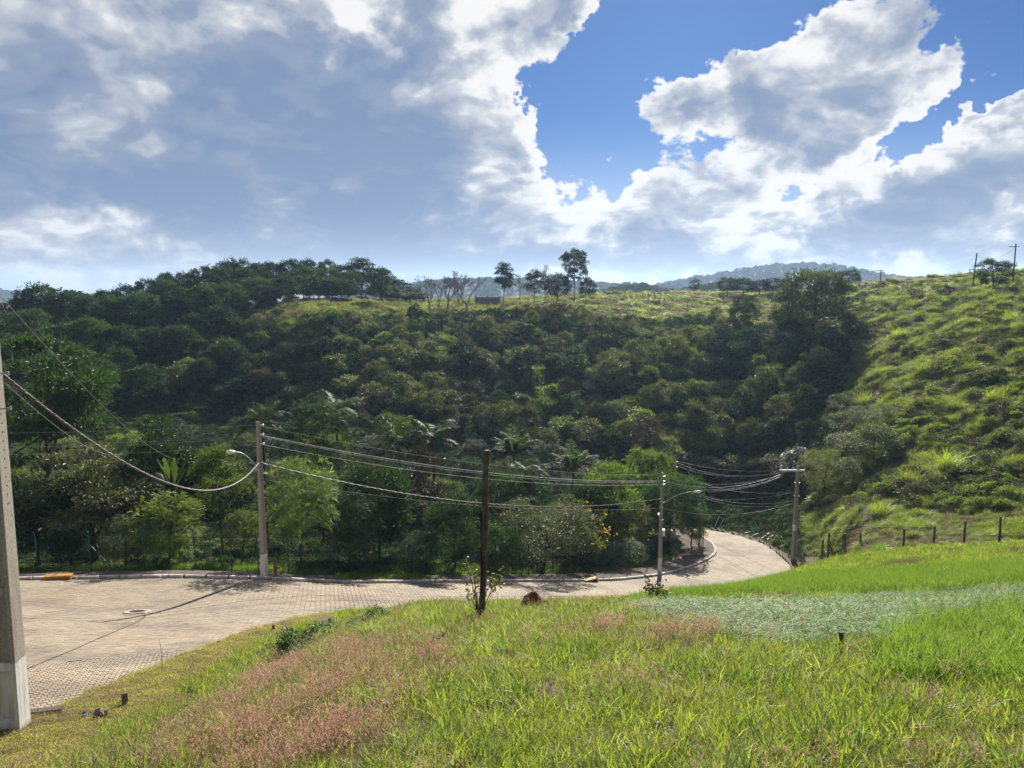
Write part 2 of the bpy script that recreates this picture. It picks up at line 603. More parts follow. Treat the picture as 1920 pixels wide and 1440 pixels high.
def mat_dirt():
    m, b = new_mat('sidewalk_gravel')
    geo = b.n('ShaderNodeNewGeometry')
    pos = geo.outputs['Position']
    n2 = b.noise(pos, 2.2, 6, 0.7)
    n3 = b.noise(pos, 18, 4, 0.7)
    col = b.mix(b.mr(n2, 0.38, 0.65), (0.105, 0.085, 0.075), (0.18, 0.145, 0.12))
    col = b.mix(b.mr(n3, 0.5, 0.72, 0, 0.8), col, (0.30, 0.26, 0.22))
    col = b.mix(b.mr(n3, 0.48, 0.30, 0, 0.7), col, (0.045, 0.037, 0.03))
    out_mat(b, princ(b, col, 0.95, 0.1, bump(b, n3, 0.8, 0.03)))
    return m


def mat_far(name, c1, c2, scale):
    m, b = new_mat(name)
    geo = b.n('ShaderNodeNewGeometry')
    n = b.noise(geo.outputs['Position'], scale, 6, 0.65)
    out_mat(b, princ(b, b.mix(b.mr(n, 0.35, 0.65), c1, c2), 0.95, 0.1))
    return m


M['kerb'] = mat_kerb()
M['paver'] = mat_pavers()
M['joint'] = mat_pavers(True)
M['ground'] = mat_ground()
M['gravel'] = mat_dirt()
M['far_forest'] = mat_far('far_forest', (0.018, 0.035, 0.022), (0.04, 0.06, 0.03), 0.03)

# foliage
M['lf_dark'] = mat_leaf('leaf_dark', (0.022, 0.048, 0.020), (0.045, 0.078, 0.030), (0.07, 0.15, 0.025), 0.25, 0.6, 0.25, objcol=True)
M['lf_olive'] = mat_leaf('leaf_olive', (0.098, 0.132, 0.046), (0.165, 0.182, 0.078), (0.24, 0.29, 0.06), 0.24, 0.55, 0.3, objcol=True)
M['lf_fresh'] = mat_leaf('leaf_fresh', (0.055, 0.105, 0.024), (0.10, 0.145, 0.034), (0.26, 0.38, 0.04), 0.4, 0.5, 0.35, objcol=True)
M['lf_brown'] = mat_leaf('leaf_brown', (0.085, 0.080, 0.045), (0.13, 0.11, 0.06), (0.17, 0.14, 0.06), 0.22, 0.5, 0.4, objcol=True)
M['lf_silver'] = mat_leaf('leaf_silver', (0.09, 0.11, 0.075), (0.14, 0.16, 0.11), (0.16, 0.2, 0.08), 0.3, 0.4, 0.5, objcol=True)
M['lf_palm'] = mat_leaf('leaf_palm', (0.045, 0.085, 0.030), (0.075, 0.115, 0.045), (0.14, 0.24, 0.05), 0.3, 0.62, 0.2, objcol=True)
M['lf_yellow'] = mat_leaf('leaf_yellow', (0.55, 0.34, 0.02), (0.65, 0.42, 0.03), (0.7, 0.45, 0.02), 0.4, 0.5, 0.3)
# grasses
M['gr_main'] = mat_leaf('grass_yellow_green', (0.13, 0.19, 0.026), (0.225, 0.245, 0.045), (0.47, 0.59, 0.05), 0.5, 0.5, 0.3, 0.3)
M['gr_green'] = mat_leaf('grass_lush_green', (0.075, 0.145, 0.028), (0.125, 0.195, 0.040), (0.28, 0.45, 0.05), 0.46, 0.55, 0.15, 0.25)
M['gr_dry'] = mat_leaf('grass_dry', (0.27, 0.21, 0.115), (0.38, 0.30, 0.18), (0.40, 0.31, 0.17), 0.4, 0.8, 0.08, 0.3)
M['gr_pink'] = mat_leaf('grass_pink_heads', (0.40, 0.235, 0.185), (0.50, 0.32, 0.245), (0.58, 0.34, 0.26), 0.5, 0.7, 0.1, 0.25)
M['gr_cut'] = mat_leaf('grass_cut', (0.15, 0.28, 0.09), (0.28, 0.40, 0.17), (0.36, 0.58, 0.14), 0.42, 0.6, 0.15, 0.25)
M['gr_lawn'] = mat_leaf('grass_lawn', (0.30, 0.29, 0.075), (0.42, 0.37, 0.13), (0.62, 0.60, 0.12), 0.45, 0.5, 0.3, 0.3)
M['gr_hill'] = mat_leaf('grass_hill', (0.09, 0.135, 0.038), (0.145, 0.175, 0.055), (0.32, 0.42, 0.06), 0.5, 0.45, 0.4, 0.35)
M['gr_clump'] = mat_leaf('grass_clump', (0.12, 0.185, 0.03), (0.19, 0.225, 0.042), (0.42, 0.54, 0.045), 0.5, 0.4, 0.4, 0.25, objcol=True)
M['gr_haydry'] = mat_leaf('grass_hay', (0.13, 0.115, 0.055), (0.22, 0.18, 0.10), (0.26, 0.22, 0.10), 0.4, 0.6, 0.3, 0.35)

# ------------------------------------------------------------------ terrain
CTRL = []


def G(px, py, Y, dz=0.0):
    p = P(px, py, Y)
    CTRL.append((p.x, p.y, p.z + dz))


def Wd(x, y, z):
    CTRL.append((x, y, z))


# the lot the photographer stands on, sloping down towards the road
for x in (-1.5, 2, 5, 8):
    for y in (0, 4, 8, 12):
        Wd(x, y, -1.6 - 0.305 * y)
for x, y, z in ((0, -8, 0.6), (12, -8, 0.8), (-12, -8, -0.8), (25, -5, 0.5), (-25, 0, -5.5), (14, 8, -3.9), (14, 15, -6.0),
                (25, 15, -5.2), (35, 25, -7.4), (-14, 4, -5.6), (-5, 3, -3.5), (-40, 8, -9), (60, 0, 1), (-60, -20, -6),
                (0, -60, 3), (60, -60, 6), (-70, 20, -11)):
    Wd(x, y, z)
G(110, 1448, 7); G(300, 1318, 11); G(480, 1208, 17); G(560, 1172, 20.5)
G(600, 1300, 11.5); G(700, 1149, 17.5); G(800, 1141, 18.3); G(900, 1149, 17); G(1000, 1154, 18); G(1100, 1154, 19)
G(1200, 1151, 20); G(1260, 1137, 21.5); G(1400, 1116, 26); G(1490, 1103, 32); G(1520, 1073, 38); G(1535, 1052, 44)
G(1700, 1050, 38); G(1850, 1042, 38); G(1700, 1034, 45); G(1880, 1026, 42); G(1800, 1100, 25); G(1700, 1150, 19)
G(2100, 1015, 40); G(1920, 1080, 27)
# grassy hillside on the right
G(1540, 1030, 56); G(1560, 1000, 61); G(1620, 940, 64); G(1600, 900, 73); G(1635, 800, 83); G(1690, 700, 95); G(1740, 620, 108)
G(1780, 560, 128); G(1640, 560, 150); G(1640, 640, 122)
G(1920, 1000, 46); G(1920, 900, 55); G(1920, 800, 65); G(1920, 700, 78); G(1920, 620, 92); G(1920, 556, 112); G(1920, 528, 135)
G(1790, 950, 57); G(1790, 850, 67); G(1790, 750, 79); G(1780, 650, 98)
G(2300, 950, 45); G(2300, 750, 65); G(2300, 560, 100); G(2300, 520, 130)
Wd(110, 160, 4); Wd(120, 220, 2); Wd(60, 240, -0.6); Wd(80, 185, 1.2)
# fold of the valley
G(1500, 1000, 74); G(1480, 940, 85); G(1465, 880, 94); G(1480, 780, 108); G(1500, 690, 128); G(1530, 600, 165); G(1560, 560, 190)
G(1400, 955, 89); G(1400, 870, 102); G(1400, 770, 118); G(1400, 680, 138); G(1400, 590, 182); G(1380, 552, 215, -0.3)
# wooded hill in the middle
for px, o in ((1200, 0), (960, 0)):
    G(px, 1020, 66, -1); G(px, 975, 80, -1); G(px, 910, 93, -1.5); G(px, 830, 108, -2); G(px, 740, 127, -2); G(px, 650, 150, -1.5)
G(1200, 572, 186, -0.5); G(1200, 549, 215, -0.3)
G(960, 590, 168, -0.7); G(960, 572, 182, -0.3); G(850, 585, 172, -0.5)
G(1060, 555, 200, -0.3); G(1100, 548, 215, -0.3)
G(720, 1020, 62, -1); G(720, 960, 75, -1.5); G(720, 880, 89, -2); G(720, 780, 107, -2.5); G(720, 680, 129, -2); G(720, 590, 160, -0.6)
G(520, 590, 148, -0.4); G(590, 566, 160, -0.3); G(460, 625, 140, -1); G(660, 570, 168, -0.3); G(750, 568, 180, -0.3)
# forest hill on the left
G(480, 1020, 56, -1); G(480, 940, 72, -2); G(480, 820, 95, -3); G(480, 710, 120, -3.5)
G(200, 1020, 52, -1.5); G(200, 920, 66, -4); G(200, 800, 88, -4); G(200, 690, 112, -4); G(240, 610, 138, -4.5)
G(300, 560, 158, -5.5); G(400, 535, 172, -6.5); G(500, 518, 182, -6.5); G(620, 515, 196, -6); G(700, 530, 215, -6); G(760, 550, 235, -4)
G(60, 600, 130, -6); G(60, 570, 160, -7); G(-200, 1030, 52, -2); G(-200, 800, 80, -4); G(-200, 640, 120, -5); G(-200, 590, 160, -6)
Wd(-60, 235, -4); Wd(-110, 230, -10); Wd(-150, 160, -14); Wd(0, 250, -3); Wd(30, 270, -3.5)
# road levels also shape the ground
KERB_PX = [(-330, 1092, 34), (-150, 1090, 35.5), (30, 1087, 36.5), (130, 1086.5, 37), (250, 1083, 37), (400, 1083, 37.2),
           (495, 1086, 38), (600, 1092, 40), (700, 1093, 42.5), (800, 1092, 44.7), (900, 1091, 47), (1000, 1090.5, 49.2),
           (1100, 1089.5, 51.5), (1160, 1087, 53.2), (1237, 1078, 57), (1290, 1065, 61), (1325, 1050, 64.5), (1341, 1037, 67.5),
           (1338, 1024, 70.5), (1324, 1012, 73.5), (1303, 1003, 77), (1268, 998, 80), (1220, 996, 82)]
kerb = [P(*k) for k in KERB_PX]
RIGHT_PX = [(1489, 1078, 59.3), (1483, 1060, 62.5), (1470, 1047, 65), (1450, 1030, 68.6), (1432, 1019, 71.5), (1397, 1008, 75.5),
            (1363, 999, 79.5), (1325, 993, 83), (1270, 990, 85.5), (1220, 989, 87)]
redge = [P(*k) for k in RIGHT_PX]
NEAR_PX = [(60, 1347, 12.5), (155, 1305, 13.8), (270, 1262, 16), (345, 1229, 18.5), (450, 1190, 22), (560, 1157, 26)]
nedge = [Vector((-40, 15, -8.6)), Vector((-22, 12.5, -7.9)), Vector((-12, 12.0, -7.5))] + [P(*k) for k in NEAR_PX]
nedge += [Vector((-6.3, 30.8, -13.4)), Vector((0, 37.2, -16.1)), Vector((6.5, 42, -18.2)), Vector((12.6, 46.6, -20.2)),
          Vector((18.5, 52.0, -21.8))]
ROADP = [tuple(p) for p in kerb + redge + nedge]
ROADP += [tuple(P(258, 1150, 30.2)), tuple(P(120, 1200, 21.5)), (-30, 25, -11.2), (-45, 30, -13.5), (-45, 20, -10.5)]
ROADP = np.array(ROADP)


class RBF:
    def __init__(self, pts, c=4.0, lam=0.02):
        self.p = np.asarray(pts, float)
        self.c = c
        n = len(self.p)
        d = self.k(self.p[:, None, :2] - self.p[None, :, :2]) - lam * np.eye(n) * 10
        Q = np.c_[np.ones(n), self.p[:, :2]]
        A = np.zeros((n + 3, n + 3))
        A[:n, :n] = d
        A[:n, n:] = Q
        A[n:, :n] = Q.T
        self.w = np.linalg.solve(A, np.r_[self.p[:, 2], 0, 0, 0])

    def k(self, d):
        return np.sqrt((d ** 2).sum(-1) + self.c ** 2)

    def __call__(self, x, y):
        x = np.asarray(x, float)
        y = np.asarray(y, float)
        sh = x.shape
        q = np.c_[x.ravel(), y.ravel()]
        out = np.empty(len(q))
        for i in range(0, len(q), 20000):
            s = q[i:i + 20000]
            out[i:i + 20000] = self.k(s[:, None] - self.p[None, :, :2]) @ self.w[:-3] + self.w[-3] + s @ self.w[-2:]
        return out.reshape(sh)


road_z = RBF(ROADP, 3.0, 0.03)
CT_ALL = CTRL + [tuple(p + Vector((0, 0, 0.0))) for p in kerb + redge + nedge]
base_z = RBF(CT_ALL, 5.0, 0.05)

road_poly = np.array([p[:2] for p in kerb] + [p[:2] for p in reversed(redge)] + [p[:2] for p in reversed(nedge)])


near_line = np.array([p[:2] for p in nedge])


def in_poly(poly, x, y):
    x = np.asarray(x)
    y = np.asarray(y)
    ins = np.zeros(x.shape, bool)
    j = len(poly) - 1
    for i in range(len(poly)):
        xi, yi = poly[i]
        xj, yj = poly[j]
        if yi != yj:
            cnd = ((yi > y) != (yj > y)) & (x < (xj - xi) * (y - yi) / (yj - yi) + xi)
            ins ^= cnd
        j = i
    return ins


def poly_dist(poly, x, y, closed=True):
    d = np.full(np.shape(x), 1e9)
    n = len(poly)
    for i in range(n if closed else n - 1):
        ax, ay = poly[i]
        bx, by = poly[(i + 1) % n]
        vx, vy = bx - ax, by - ay
        L = vx * vx + vy * vy + 1e-9
        t = np.clip(((x - ax) * vx + (y - ay) * vy) / L, 0, 1)
        d = np.minimum(d, np.hypot(x - ax - t * vx, y - ay - t * vy))
    return d


def sstep(a, b, v):
    t = np.clip((v - a) / (b - a), 0, 1)
    return t * t * (3 - 2 * t)


def vnoise(x, y, s, seed=0):
    """cheap smooth noise -1..1"""
    r = np.random.default_rng(seed)
    out = 0
    for k in range(5):
        a = r.uniform(0, 6.28)
        f = r.uniform(0.6, 1.7) / s
        out = out + np.sin((x * np.cos(a) + y * np.sin(a)) * f * 6.28 + r.uniform(0, 6.28) + 1.7 * np.sin((x * np.sin(a) - y * np.cos(a)) * f * 4.1))
    return out / 5


def terrain_exact(x, y):
    z = base_z(x, y)
    r = np.hypot(x, y)
    # small relief of the natural ground
    z = z + 0.05 * vnoise(x, y, 1.7, 3) * sstep(2, 6, r) + 0.12 * vnoise(x, y, 5.0, 4) * sstep(6, 20, r)
    z = z + 0.55 * vnoise(x, y, 14.0, 5) * sstep(58, 90, r)
    right = sstep(8, 26, x - 0.32 * y) * sstep(46, 60, r) * (1 - sstep(120, 160, r))
    z = z + right * (0.65 * vnoise(x, y, 11.0, 6) + 0.32 * vnoise(x, y, 5.0, 8))
    d = poly_dist(road_poly, x, y)
    ins = in_poly(road_poly, x, y)
    sd = np.where(ins, -d, d)
    near = sd < 6
    rz = road_z(x, y)
    dn = poly_dist(near_line, x, y, False)
    zz = rz + np.where((dn < 0.4) & (sd > -0.4), -0.13 + 0.16 * sstep(-0.35, 0.05, sd), np.where(sd < 0.25, -0.13, 0.03))
    w = sstep(1.8, 5.5, sd)
    z = np.where(near, zz * (1 - w) + z * w, z)
    wf = sstep(250, 420, r)
    return z * (1 - wf) + (-24.0) * wf


def axis(lim, step, grow, both=True):
    v = [0.0]
    while v[-1] < lim:
        v.append(v[-1] + step + grow * v[-1])
    v = np.array(v)
    return np.r_[-v[:0:-1], v] if both else v


GX = axis(4200, 0.30, 0.0185)
GY = np.r_[-axis(60, 0.5, 0.06, False)[:0:-1], axis(4200, 0.30, 0.0105, False)]
XX, YY = np.meshgrid(GX, GY)
ZZ = terrain_exact(XX, YY)


def T(x, y):
    """ground height, bilinear in the terrain grid"""
    x = np.asarray(x, float)
    y = np.asarray(y, float)
    i = np.clip(np.searchsorted(GX, x) - 1, 0, len(GX) - 2)
    j = np.clip(np.searchsorted(GY, y) - 1, 0, len(GY) - 2)
    u = np.clip((x - GX[i]) / (GX[i + 1] - GX[i]), 0, 1)
    v = np.clip((y - GY[j]) / (GY[j + 1] - GY[j]), 0, 1)
    return (ZZ[j, i] * (1 - u) + ZZ[j, i + 1] * u) * (1 - v) + (ZZ[j + 1, i] * (1 - u) + ZZ[j + 1, i + 1] * u) * v


_YS = np.r_[np.arange(2, 60, 0.25), np.arange(60, 330, 0.6)]


def hit(px, py, ymin=2.0):
    """where the sight line through a photograph pixel meets the ground; NaN rows when it does not"""
    px = np.atleast_1d(np.asarray(px, float))
    py = np.atleast_1d(np.asarray(py, float))
    u = (px - 960) / FPX
    v = (720 - py) / FPX
    by = CT + v * ST
    ax = (u / by)[:, None] * _YS
    az = ((-ST + v * CT) / by)[:, None] * _YS
    below = (az < T(ax, np.broadcast_to(_YS, ax.shape))) & (_YS >= ymin)
    k = below.argmax(1)
    ok = below.any(1)
    out = np.c_[ax[np.arange(len(px)), k], _YS[k], np.zeros(len(px))]
    out[:, 2] = T(out[:, 0], out[:, 1])
    out[~ok] = np.nan
    return out


def visible(x, y, z, tol=0.3):
    """rough test that the sight line from the camera to a point clears the ground"""
    t = np.linspace(0.08, 0.97, 40)[None, :]
    zx = T(x[:, None] * t, y[:, None] * t)
    return ((z[:, None] * t - zx) > -tol).all(1)


nx, ny = len(GX), len(GY)
idx = np.arange(nx * ny).reshape(ny, nx)
F = np.stack([idx[:-1, :-1], idx[:-1, 1:], idx[1:, 1:], idx[1:, :-1]], -1).reshape(-1, 4)
me = mesh_np('ground', np.c_[XX.ravel(), YY.ravel(), ZZ.ravel()], F, M['ground'], True)
tag(link(bpy.data.objects.new('ground', me)), 'grassy slope falling to the road and rising again as wooded hills', kind='structure')

# ------------------------------------------------------------------ road, kerb, sidewalk
def catmull(pts, step):
    pts = [Vector(p) for p in pts]
    pts = [2 * pts[0] - pts[1]] + pts + [2 * pts[-1] - pts[-2]]
    out = []
    for i in range(1, len(pts) - 2):
        a, b, c, d = pts[i - 1:i + 3]
        n = max(2, int((c - b).length / 0.1))
        for k in range(n):
            t = k / n
            out.append(0.5 * ((2 * b) + (c - a) * t + (2 * a - 5 * b + 4 * c - d) * t * t + (3 * b - a - 3 * c + d) * t ** 3))
    out.append(pts[-2])
    res, acc = [out[0]], 0.0
    for p, q in zip(out, out[1:]):
        acc += (q - p).length
        if acc >= step:
            res.append(q)
            acc = 0.0
    return res


ROAD_L = 'sloping road of worn concrete pavers bending away behind the trees'
cell = 0.4
bx = np.arange(-42, 26, cell)
by_ = np.arange(9, 90, cell)
cx, cyy = np.meshgrid(bx, by_)
keep = in_poly(road_poly, cx + cell / 2, cyy + cell / 2)
jj, ii = np.nonzero(keep)
q = np.stack([np.c_[bx[ii], by_[jj]], np.c_[bx[ii] + cell, by_[jj]], np.c_[bx[ii] + cell, by_[jj] + cell], np.c_[bx[ii], by_[jj] + cell]], 1)
uq, inv = np.unique(np.round(q.reshape(-1, 2), 3), axis=0, return_inverse=True)
V = np.c_[uq, road_z(uq[:, 0], uq[:, 1]) - 0.022]
road = tag(link(bpy.data.objects.new('road', mesh_np('road', V, inv.reshape(-1, 4), M['joint'], True))), ROAD_L, kind='structure')

# pavers: laid in rows, 20 x 10 cm
def paver_rows(ang, region):
    e1 = np.array([math.cos(ang), math.sin(ang)])
    e2 = np.array([-e1[1], e1[0]])
    a = np.arange(-110, 110, 0.104)
    b = np.arange(-110, 110, 0.212)
    out = []
    for k in range(len(b)):
        p = (a + (0.052 if k % 2 else 0))[:, None] * e1 + b[k] * e2
        px, py = proj(p[:, 0], p[:, 1], -0.39 * p[:, 1])
        p = p[(p[:, 1] > 9) & (p[:, 1] < 89) & (px > -120) & (px < 1560)]
        if len(p):
            p = p[region(p)]
        if len(p):
            out.append(p)
    p = np.concatenate(out)
    ok = in_poly(road_poly, p[:, 0], p[:, 1]) & (poly_dist(road_poly, p[:, 0], p[:, 1]) > 0.09)
    return p[ok], ang


def seam(p):
    return p[:, 1] - 17.2 - 0.55 * (p[:, 0] + 12)


pv = []
for p, ang in (paver_rows(R(104), lambda p: seam(p) > 0), paver_rows(R(36), lambda p: seam(p) <= 0)):
    z = road_z(p[:, 0], p[:, 1]) + rng.normal(0, 0.0025, len(p))
    pv.append(np.c_[p, z, np.full(len(p), ang)])
pv = np.concatenate(pv)
ppx, ppy = proj(pv[:, 0], pv[:, 1], pv[:, 2])
vis = (ppx > -40) & (ppx < 1960) & (ppy < 1460)
# drop what the grassy crest hides for good
hid = (pv[:, 1] > 33) & (ppx > 640) & (ppx < 1260) & (ppy > 1165)
pv, ppx = pv[vis & ~hid], ppx[vis & ~hid]
order = np.argsort(pv[:, 1] + np.where((ppx > 66) & (ppx < 1900), 0, 100))
pv = pv[order]
# slope of the road under each paver
gx = (road_z(pv[:, 0] + 0.1, pv[:, 1]) - road_z(pv[:, 0] - 0.1, pv[:, 1])) / 0.2
gy = (road_z(pv[:, 0], pv[:, 1] + 0.1) - road_z(pv[:, 0], pv[:, 1] - 0.1)) / 0.2
NP = 300
mb = MB()
hx, hy, iv, hh = 0.048, 0.099, 0.006, 0.03
Vp = [(-hx, -hy, -hh), (hx, -hy, -hh), (hx, hy, -hh), (-hx, hy, -hh), (-hx, -hy, -0.005), (hx, -hy, -0.005), (hx, hy, -0.005), (-hx, hy, -0.005),
      (-hx + iv, -hy + iv, 0), (hx - iv, -hy + iv, 0), (hx - iv, hy - iv, 0), (-hx + iv, hy - iv, 0)]
Fp = [(8, 9, 10, 11)] + [(i, (i + 1) % 4, (i + 1) % 4 + 4, i + 4) for i in range(4)] + [(i + 4, (i + 1) % 4 + 4, (i + 1) % 4 + 8, i + 8) for i in range(4)]
paver_me = bpy.data.meshes.new('paver')
paver_me.from_pydata(Vp, [], Fp)
paver_me.materials.append(M['paver'])
for k in range(NP):
    x, y, z, a = pv[k]
    nrm = Vector((-gx[k] + rng.normal(0, .012), -gy[k] + rng.normal(0, .012), 1)).normalized()
    X = Vector((math.cos(a), math.sin(a), 0))
    Yv = nrm.cross(X).normalized()
    X = Yv.cross(nrm)
    o = bpy.data.objects.new('paver', paver_me)
    o.matrix_world = Matrix((X, Yv, nrm)).transposed().to_4x4()
    o.location = (x, y, z)
    link(o, road)
rest = pv[NP:]
rgx, rgy = gx[NP:] + rng.normal(0, .010, len(rest)), gy[NP:] + rng.normal(0, .010, len(rest))
near = rest[:, 1] < 40
def paver_mesh(sel, tmpl, faces):
    t = np.array(tmpl)
    s = rest[sel]
    ca, sa = np.cos(s[:, 3])[:, None], np.sin(s[:, 3])[:, None]
    dx = t[None, :, 0] * ca - t[None, :, 1] * sa
    dy = t[None, :, 0] * sa + t[None, :, 1] * ca
    dz = t[None, :, 2] + dx * rgx[sel][:, None] + dy * rgy[sel][:, None]
    V = np.stack([s[:, 0:1] + dx, s[:, 1:2] + dy, s[:, 2:3] + dz], -1).reshape(-1, 3)
    f = np.array(faces)
    return V, (f[None] + (np.arange(len(s)) * len(t))[:, None, None]).reshape(-1, 4)


V1, F1 = paver_mesh(near, Vp, Fp)
V2, F2 = paver_mesh(~near, [(-hx, -hy, 0), (hx, -hy, 0), (hx, hy, 0), (-hx, hy, 0)], [(0, 1, 2, 3)])
o = part('paver', mesh_np('paver_field', np.r_[V1, V2], np.r_[F1, F2 + len(V1)], M['paver']), road)
o['kind'] = 'stuff'

# kerb stones
def kerb_stone_mesh(L, w, h):
    mb = MB()
    prof = [(-w / 2, -0.25), (-w / 2 - 0.015, h - 0.03), (-w / 2 + 0.02, h), (w / 2, h), (w / 2, -0.25)]
    V = [(s * L / 2, a, b) for s in (-1, 1) for a, b in prof]
    n = len(prof)
    Fc = [tuple(range(n)), tuple(reversed(range(n, 2 * n)))] + [(i, i + n, (i + 1) % n + n, (i + 1) % n) for i in range(n)]
    me = bpy.data.meshes.new('kerb_stone')
    me.from_pydata(V, [], Fc)
    me.materials.append(M['kerb'])
    return me


kerb_o = tag(empty('kerb'), 'whitewashed concrete kerb along the far side of the road', kind='structure')
k_me = kerb_stone_mesh(0.985, 0.17, 0.15)
kl = catmull(kerb, 1.0)
DRAINS = [(122, 37.0), (1110, 51.6)]


def near_drain(p, r):
    x, y = proj(p.x, p.y, p.z)
    return any(abs(x - d[0]) < r for d in DRAINS) and p.y < 60


for p, q2 in zip(kl, kl[1:]):
    c = (p + q2) / 2
    px, py = proj(c.x, c.y, c.z)
    if px < -260:
        continue
    dv = (q2 - p)
    pz, qz = float(road_z(p.x, p.y)), float(road_z(q2.x, q2.y))
    o = bpy.data.objects.new('kerb_stone', k_me)
    o.location = (c.x + random.gauss(0, .008), c.y + random.gauss(0, .012), (pz + qz) / 2 + random.gauss(0, .006))
    o.rotation_euler = (0, -math.atan2(qz - pz, dv.xy.length), math.atan2(dv.y, dv.x) + random.gauss(0, .006))
    link(o, kerb_o)
kd_me = k_me.copy()
kd_me.materials[0] = M['kerb_dark']
kr_o = tag(empty('kerb'), 'dark broken kerb under the bank on the outside of the bend', kind='structure')
for p, q2 in zip(catmull(redge, 1.0), catmull(redge, 1.0)[1:]):
    if random.random() < 0.3:
        continue
    c = (p + q2) / 2
    dv = (q2 - p)
    pz, qz = float(road_z(p.x, p.y)), float(road_z(q2.x, q2.y))
    o = bpy.data.objects.new('kerb_stone', kd_me)
    o.location = (c.x + random.gauss(0, .02), c.y + random.gauss(0, .02), (pz + qz) / 2 + random.gauss(-.02, .02))
    o.rotation_euler = (random.gauss(0, .05), -math.atan2(qz - pz, dv.xy.length), math.atan2(dv.y, dv.x) + math.pi + random.gauss(0, .02))
    link(o, kr_o)

# sidewalk strip of bare gravelly earth behind the kerb
rows = []
kl2 = catmull(kerb, 0.5)
for i, p in enumerate(kl2):
    t = (kl2[min(i + 1, len(kl2) - 1)] - kl2[max(i - 1, 0)])
    n = Vector((-t.y, t.x, 0)).normalized()
    rows.append([p + n * w for w in np.linspace(0.075, 2.5, 7)])
V = np.array([[tuple(v) for v in r] for r in rows]).reshape(-1, 3)
edge = np.tile(np.linspace(0, 1, 7), len(rows))
V[:, 2] = np.maximum(road_z(V[:, 0], V[:, 1]) + 0.12, T(V[:, 0], V[:, 1]) + 0.03) + 0.02 * vnoise(V[:, 0], V[:, 1], 1.1, 2)
V[edge > 0.99, 2] = T(V[edge > 0.99, 0], V[edge > 0.99, 1]) - 0.05
nr = len(rows)
ix = np.arange(nr * 7).reshape(nr, 7)
Fq = np.stack([ix[:-1, :-1], ix[1:, :-1], ix[1:, 1:], ix[:-1, 1:]], -1).reshape(-1, 4)
tag(part('sidewalk', mesh_np('sidewalk', V, Fq[:, ::-1], M['gravel'], True), None), 'strip of bare gravelly earth between kerb and wire fence', kind='structure')
SIDE = [r for r in rows]


def side_point(px, w):
    """point on the sidewalk w metres behind the kerb, at photograph column px"""
    best = min((r for r in zip(kl2, SIDE) if r[0].y < 66), key=lambda r: abs(proj(*r[0])[0] - px))
    p = best[0] + (best[1][-1] - best[1][0]).normalized() * w
    return Vector((p.x, p.y, max(float(road_z(p.x, p.y)) + 0.12, float(T(p.x, p.y)) + 0.03)))


# storm drain inlets painted yellow
def storm_drain(px, label, s=1.0):
    kp = min((p for p in kl2 if p.y < 66), key=lambda p: abs(proj(*p)[0] - px))
    i = kl2.index(kp)
    t = kl2[i + 1] - kl2[i - 1]
    rz = math.atan2(t.y, t.x)
    r = tag(empty('storm_drain', (kp.x, kp.y, float(road_z(kp.x, kp.y))), rz), label, 'storm drain', 'yellow storm drain inlets in the kerb')
    L, h = 1.25 * s, 0.27 * s
    m = MB()
    m.box((0, -0.13, h - 0.045), (L, 0.34, 0.09))
    m.box((-L / 2 + 0.05, -0.13, (h - 0.09) / 2 - 0.06), (0.1, 0.34, h - 0.09 + 0.12))
    m.box((L / 2 - 0.05, -0.13, (h - 0.09) / 2 - 0.06), (0.1, 0.34, h - 0.09 + 0.12))
    m.build('hood', M['yellow'], r)
    MB().box((0, -0.10, h * 0.36), (L - 0.2, 0.26, h * 0.55)).build('throat_plate', M['yellow'], r)
    MB().box((0, -0.25, 0.02), (L - 0.2, 0.05, 0.06)).build('opening_shade', M['hole_shade'], r)  # solid dark box, inlet shade put into its colour
    mm = MB()
    mm.add([(-L / 2 - 0.42, -0.24, 0.03), (-L / 2 - 0.02, -0.34, 0.03), (-L / 2 - 0.02, -0.05, 0.12), (-L / 2 - 0.36, -0.03, 0.12),
            (-L / 2 - 0.42, -0.24, -0.1), (-L / 2 - 0.02, -0.34, -0.1)], [(0, 1, 2, 3), (4, 5, 1, 0)])
    mm.build('apron', M['yellow'], r)


storm_drain(122, 'large yellow storm drain box in the kerb near the leaning concrete pole foot')
storm_drain(1110, 'small yellow storm drain hood in the kerb before the whitewashed pole by the bend', 0.85)

# manhole
mp_ = P(258, 1150, 30.2)
mz = float(road_z(mp_.x, mp_.y))
r = empty('manhole', (mp_.x, mp_.y, mz + 0.03))
g1 = (float(road_z(mp_.x + .2, mp_.y)) - mz) / .2
g2 = (float(road_z(mp_.x, mp_.y + .2)) - mz) / .2
r.rotation_euler = (math.atan(g2), -math.atan(g1), 0.0)
tag(r, 'round iron manhole cover set in a pale concrete ring in the pavers', 'manhole')
ring = MB()
Vr, Fr = [], []
NR = 22
for k in range(NR):
    w = 2 * math.pi * k / NR
    ro = 0.50 + random.uniform(-0.05, 0.07)
    for rr, zz in ((0.33, 0.012), (ro, 0.018), (ro + 0.03, -0.02)):
        Vr.append((rr * math.cos(w), rr * math.sin(w), zz))
for k in range(NR):
    k2 = (k + 1) % NR
    Fr += [(k * 3, k * 3 + 1, k2 * 3 + 1, k2 * 3), (k * 3 + 1, k * 3 + 2, k2 * 3 + 2, k2 * 3 + 1)]
ring.add(Vr, Fr).build('collar', M['pale_concrete'], r)
cv = MB().lathe([(0.30, -0.02), (0.30, 0.016), (0.28, 0.02), (0.0001, 0.02)], 24)
cov = cv.build('cover', M['cast_iron'], r)
rb = MB()
for k in range(-3, 4):
    rb.box((0, k * 0.075, 0.024), (2 * math.sqrt(0.26 ** 2 - (k * 0.075) ** 2), 0.02, 0.012))
rb.build('tread_rib', M['cast_iron'], cov)['kind'] = 'stuff'

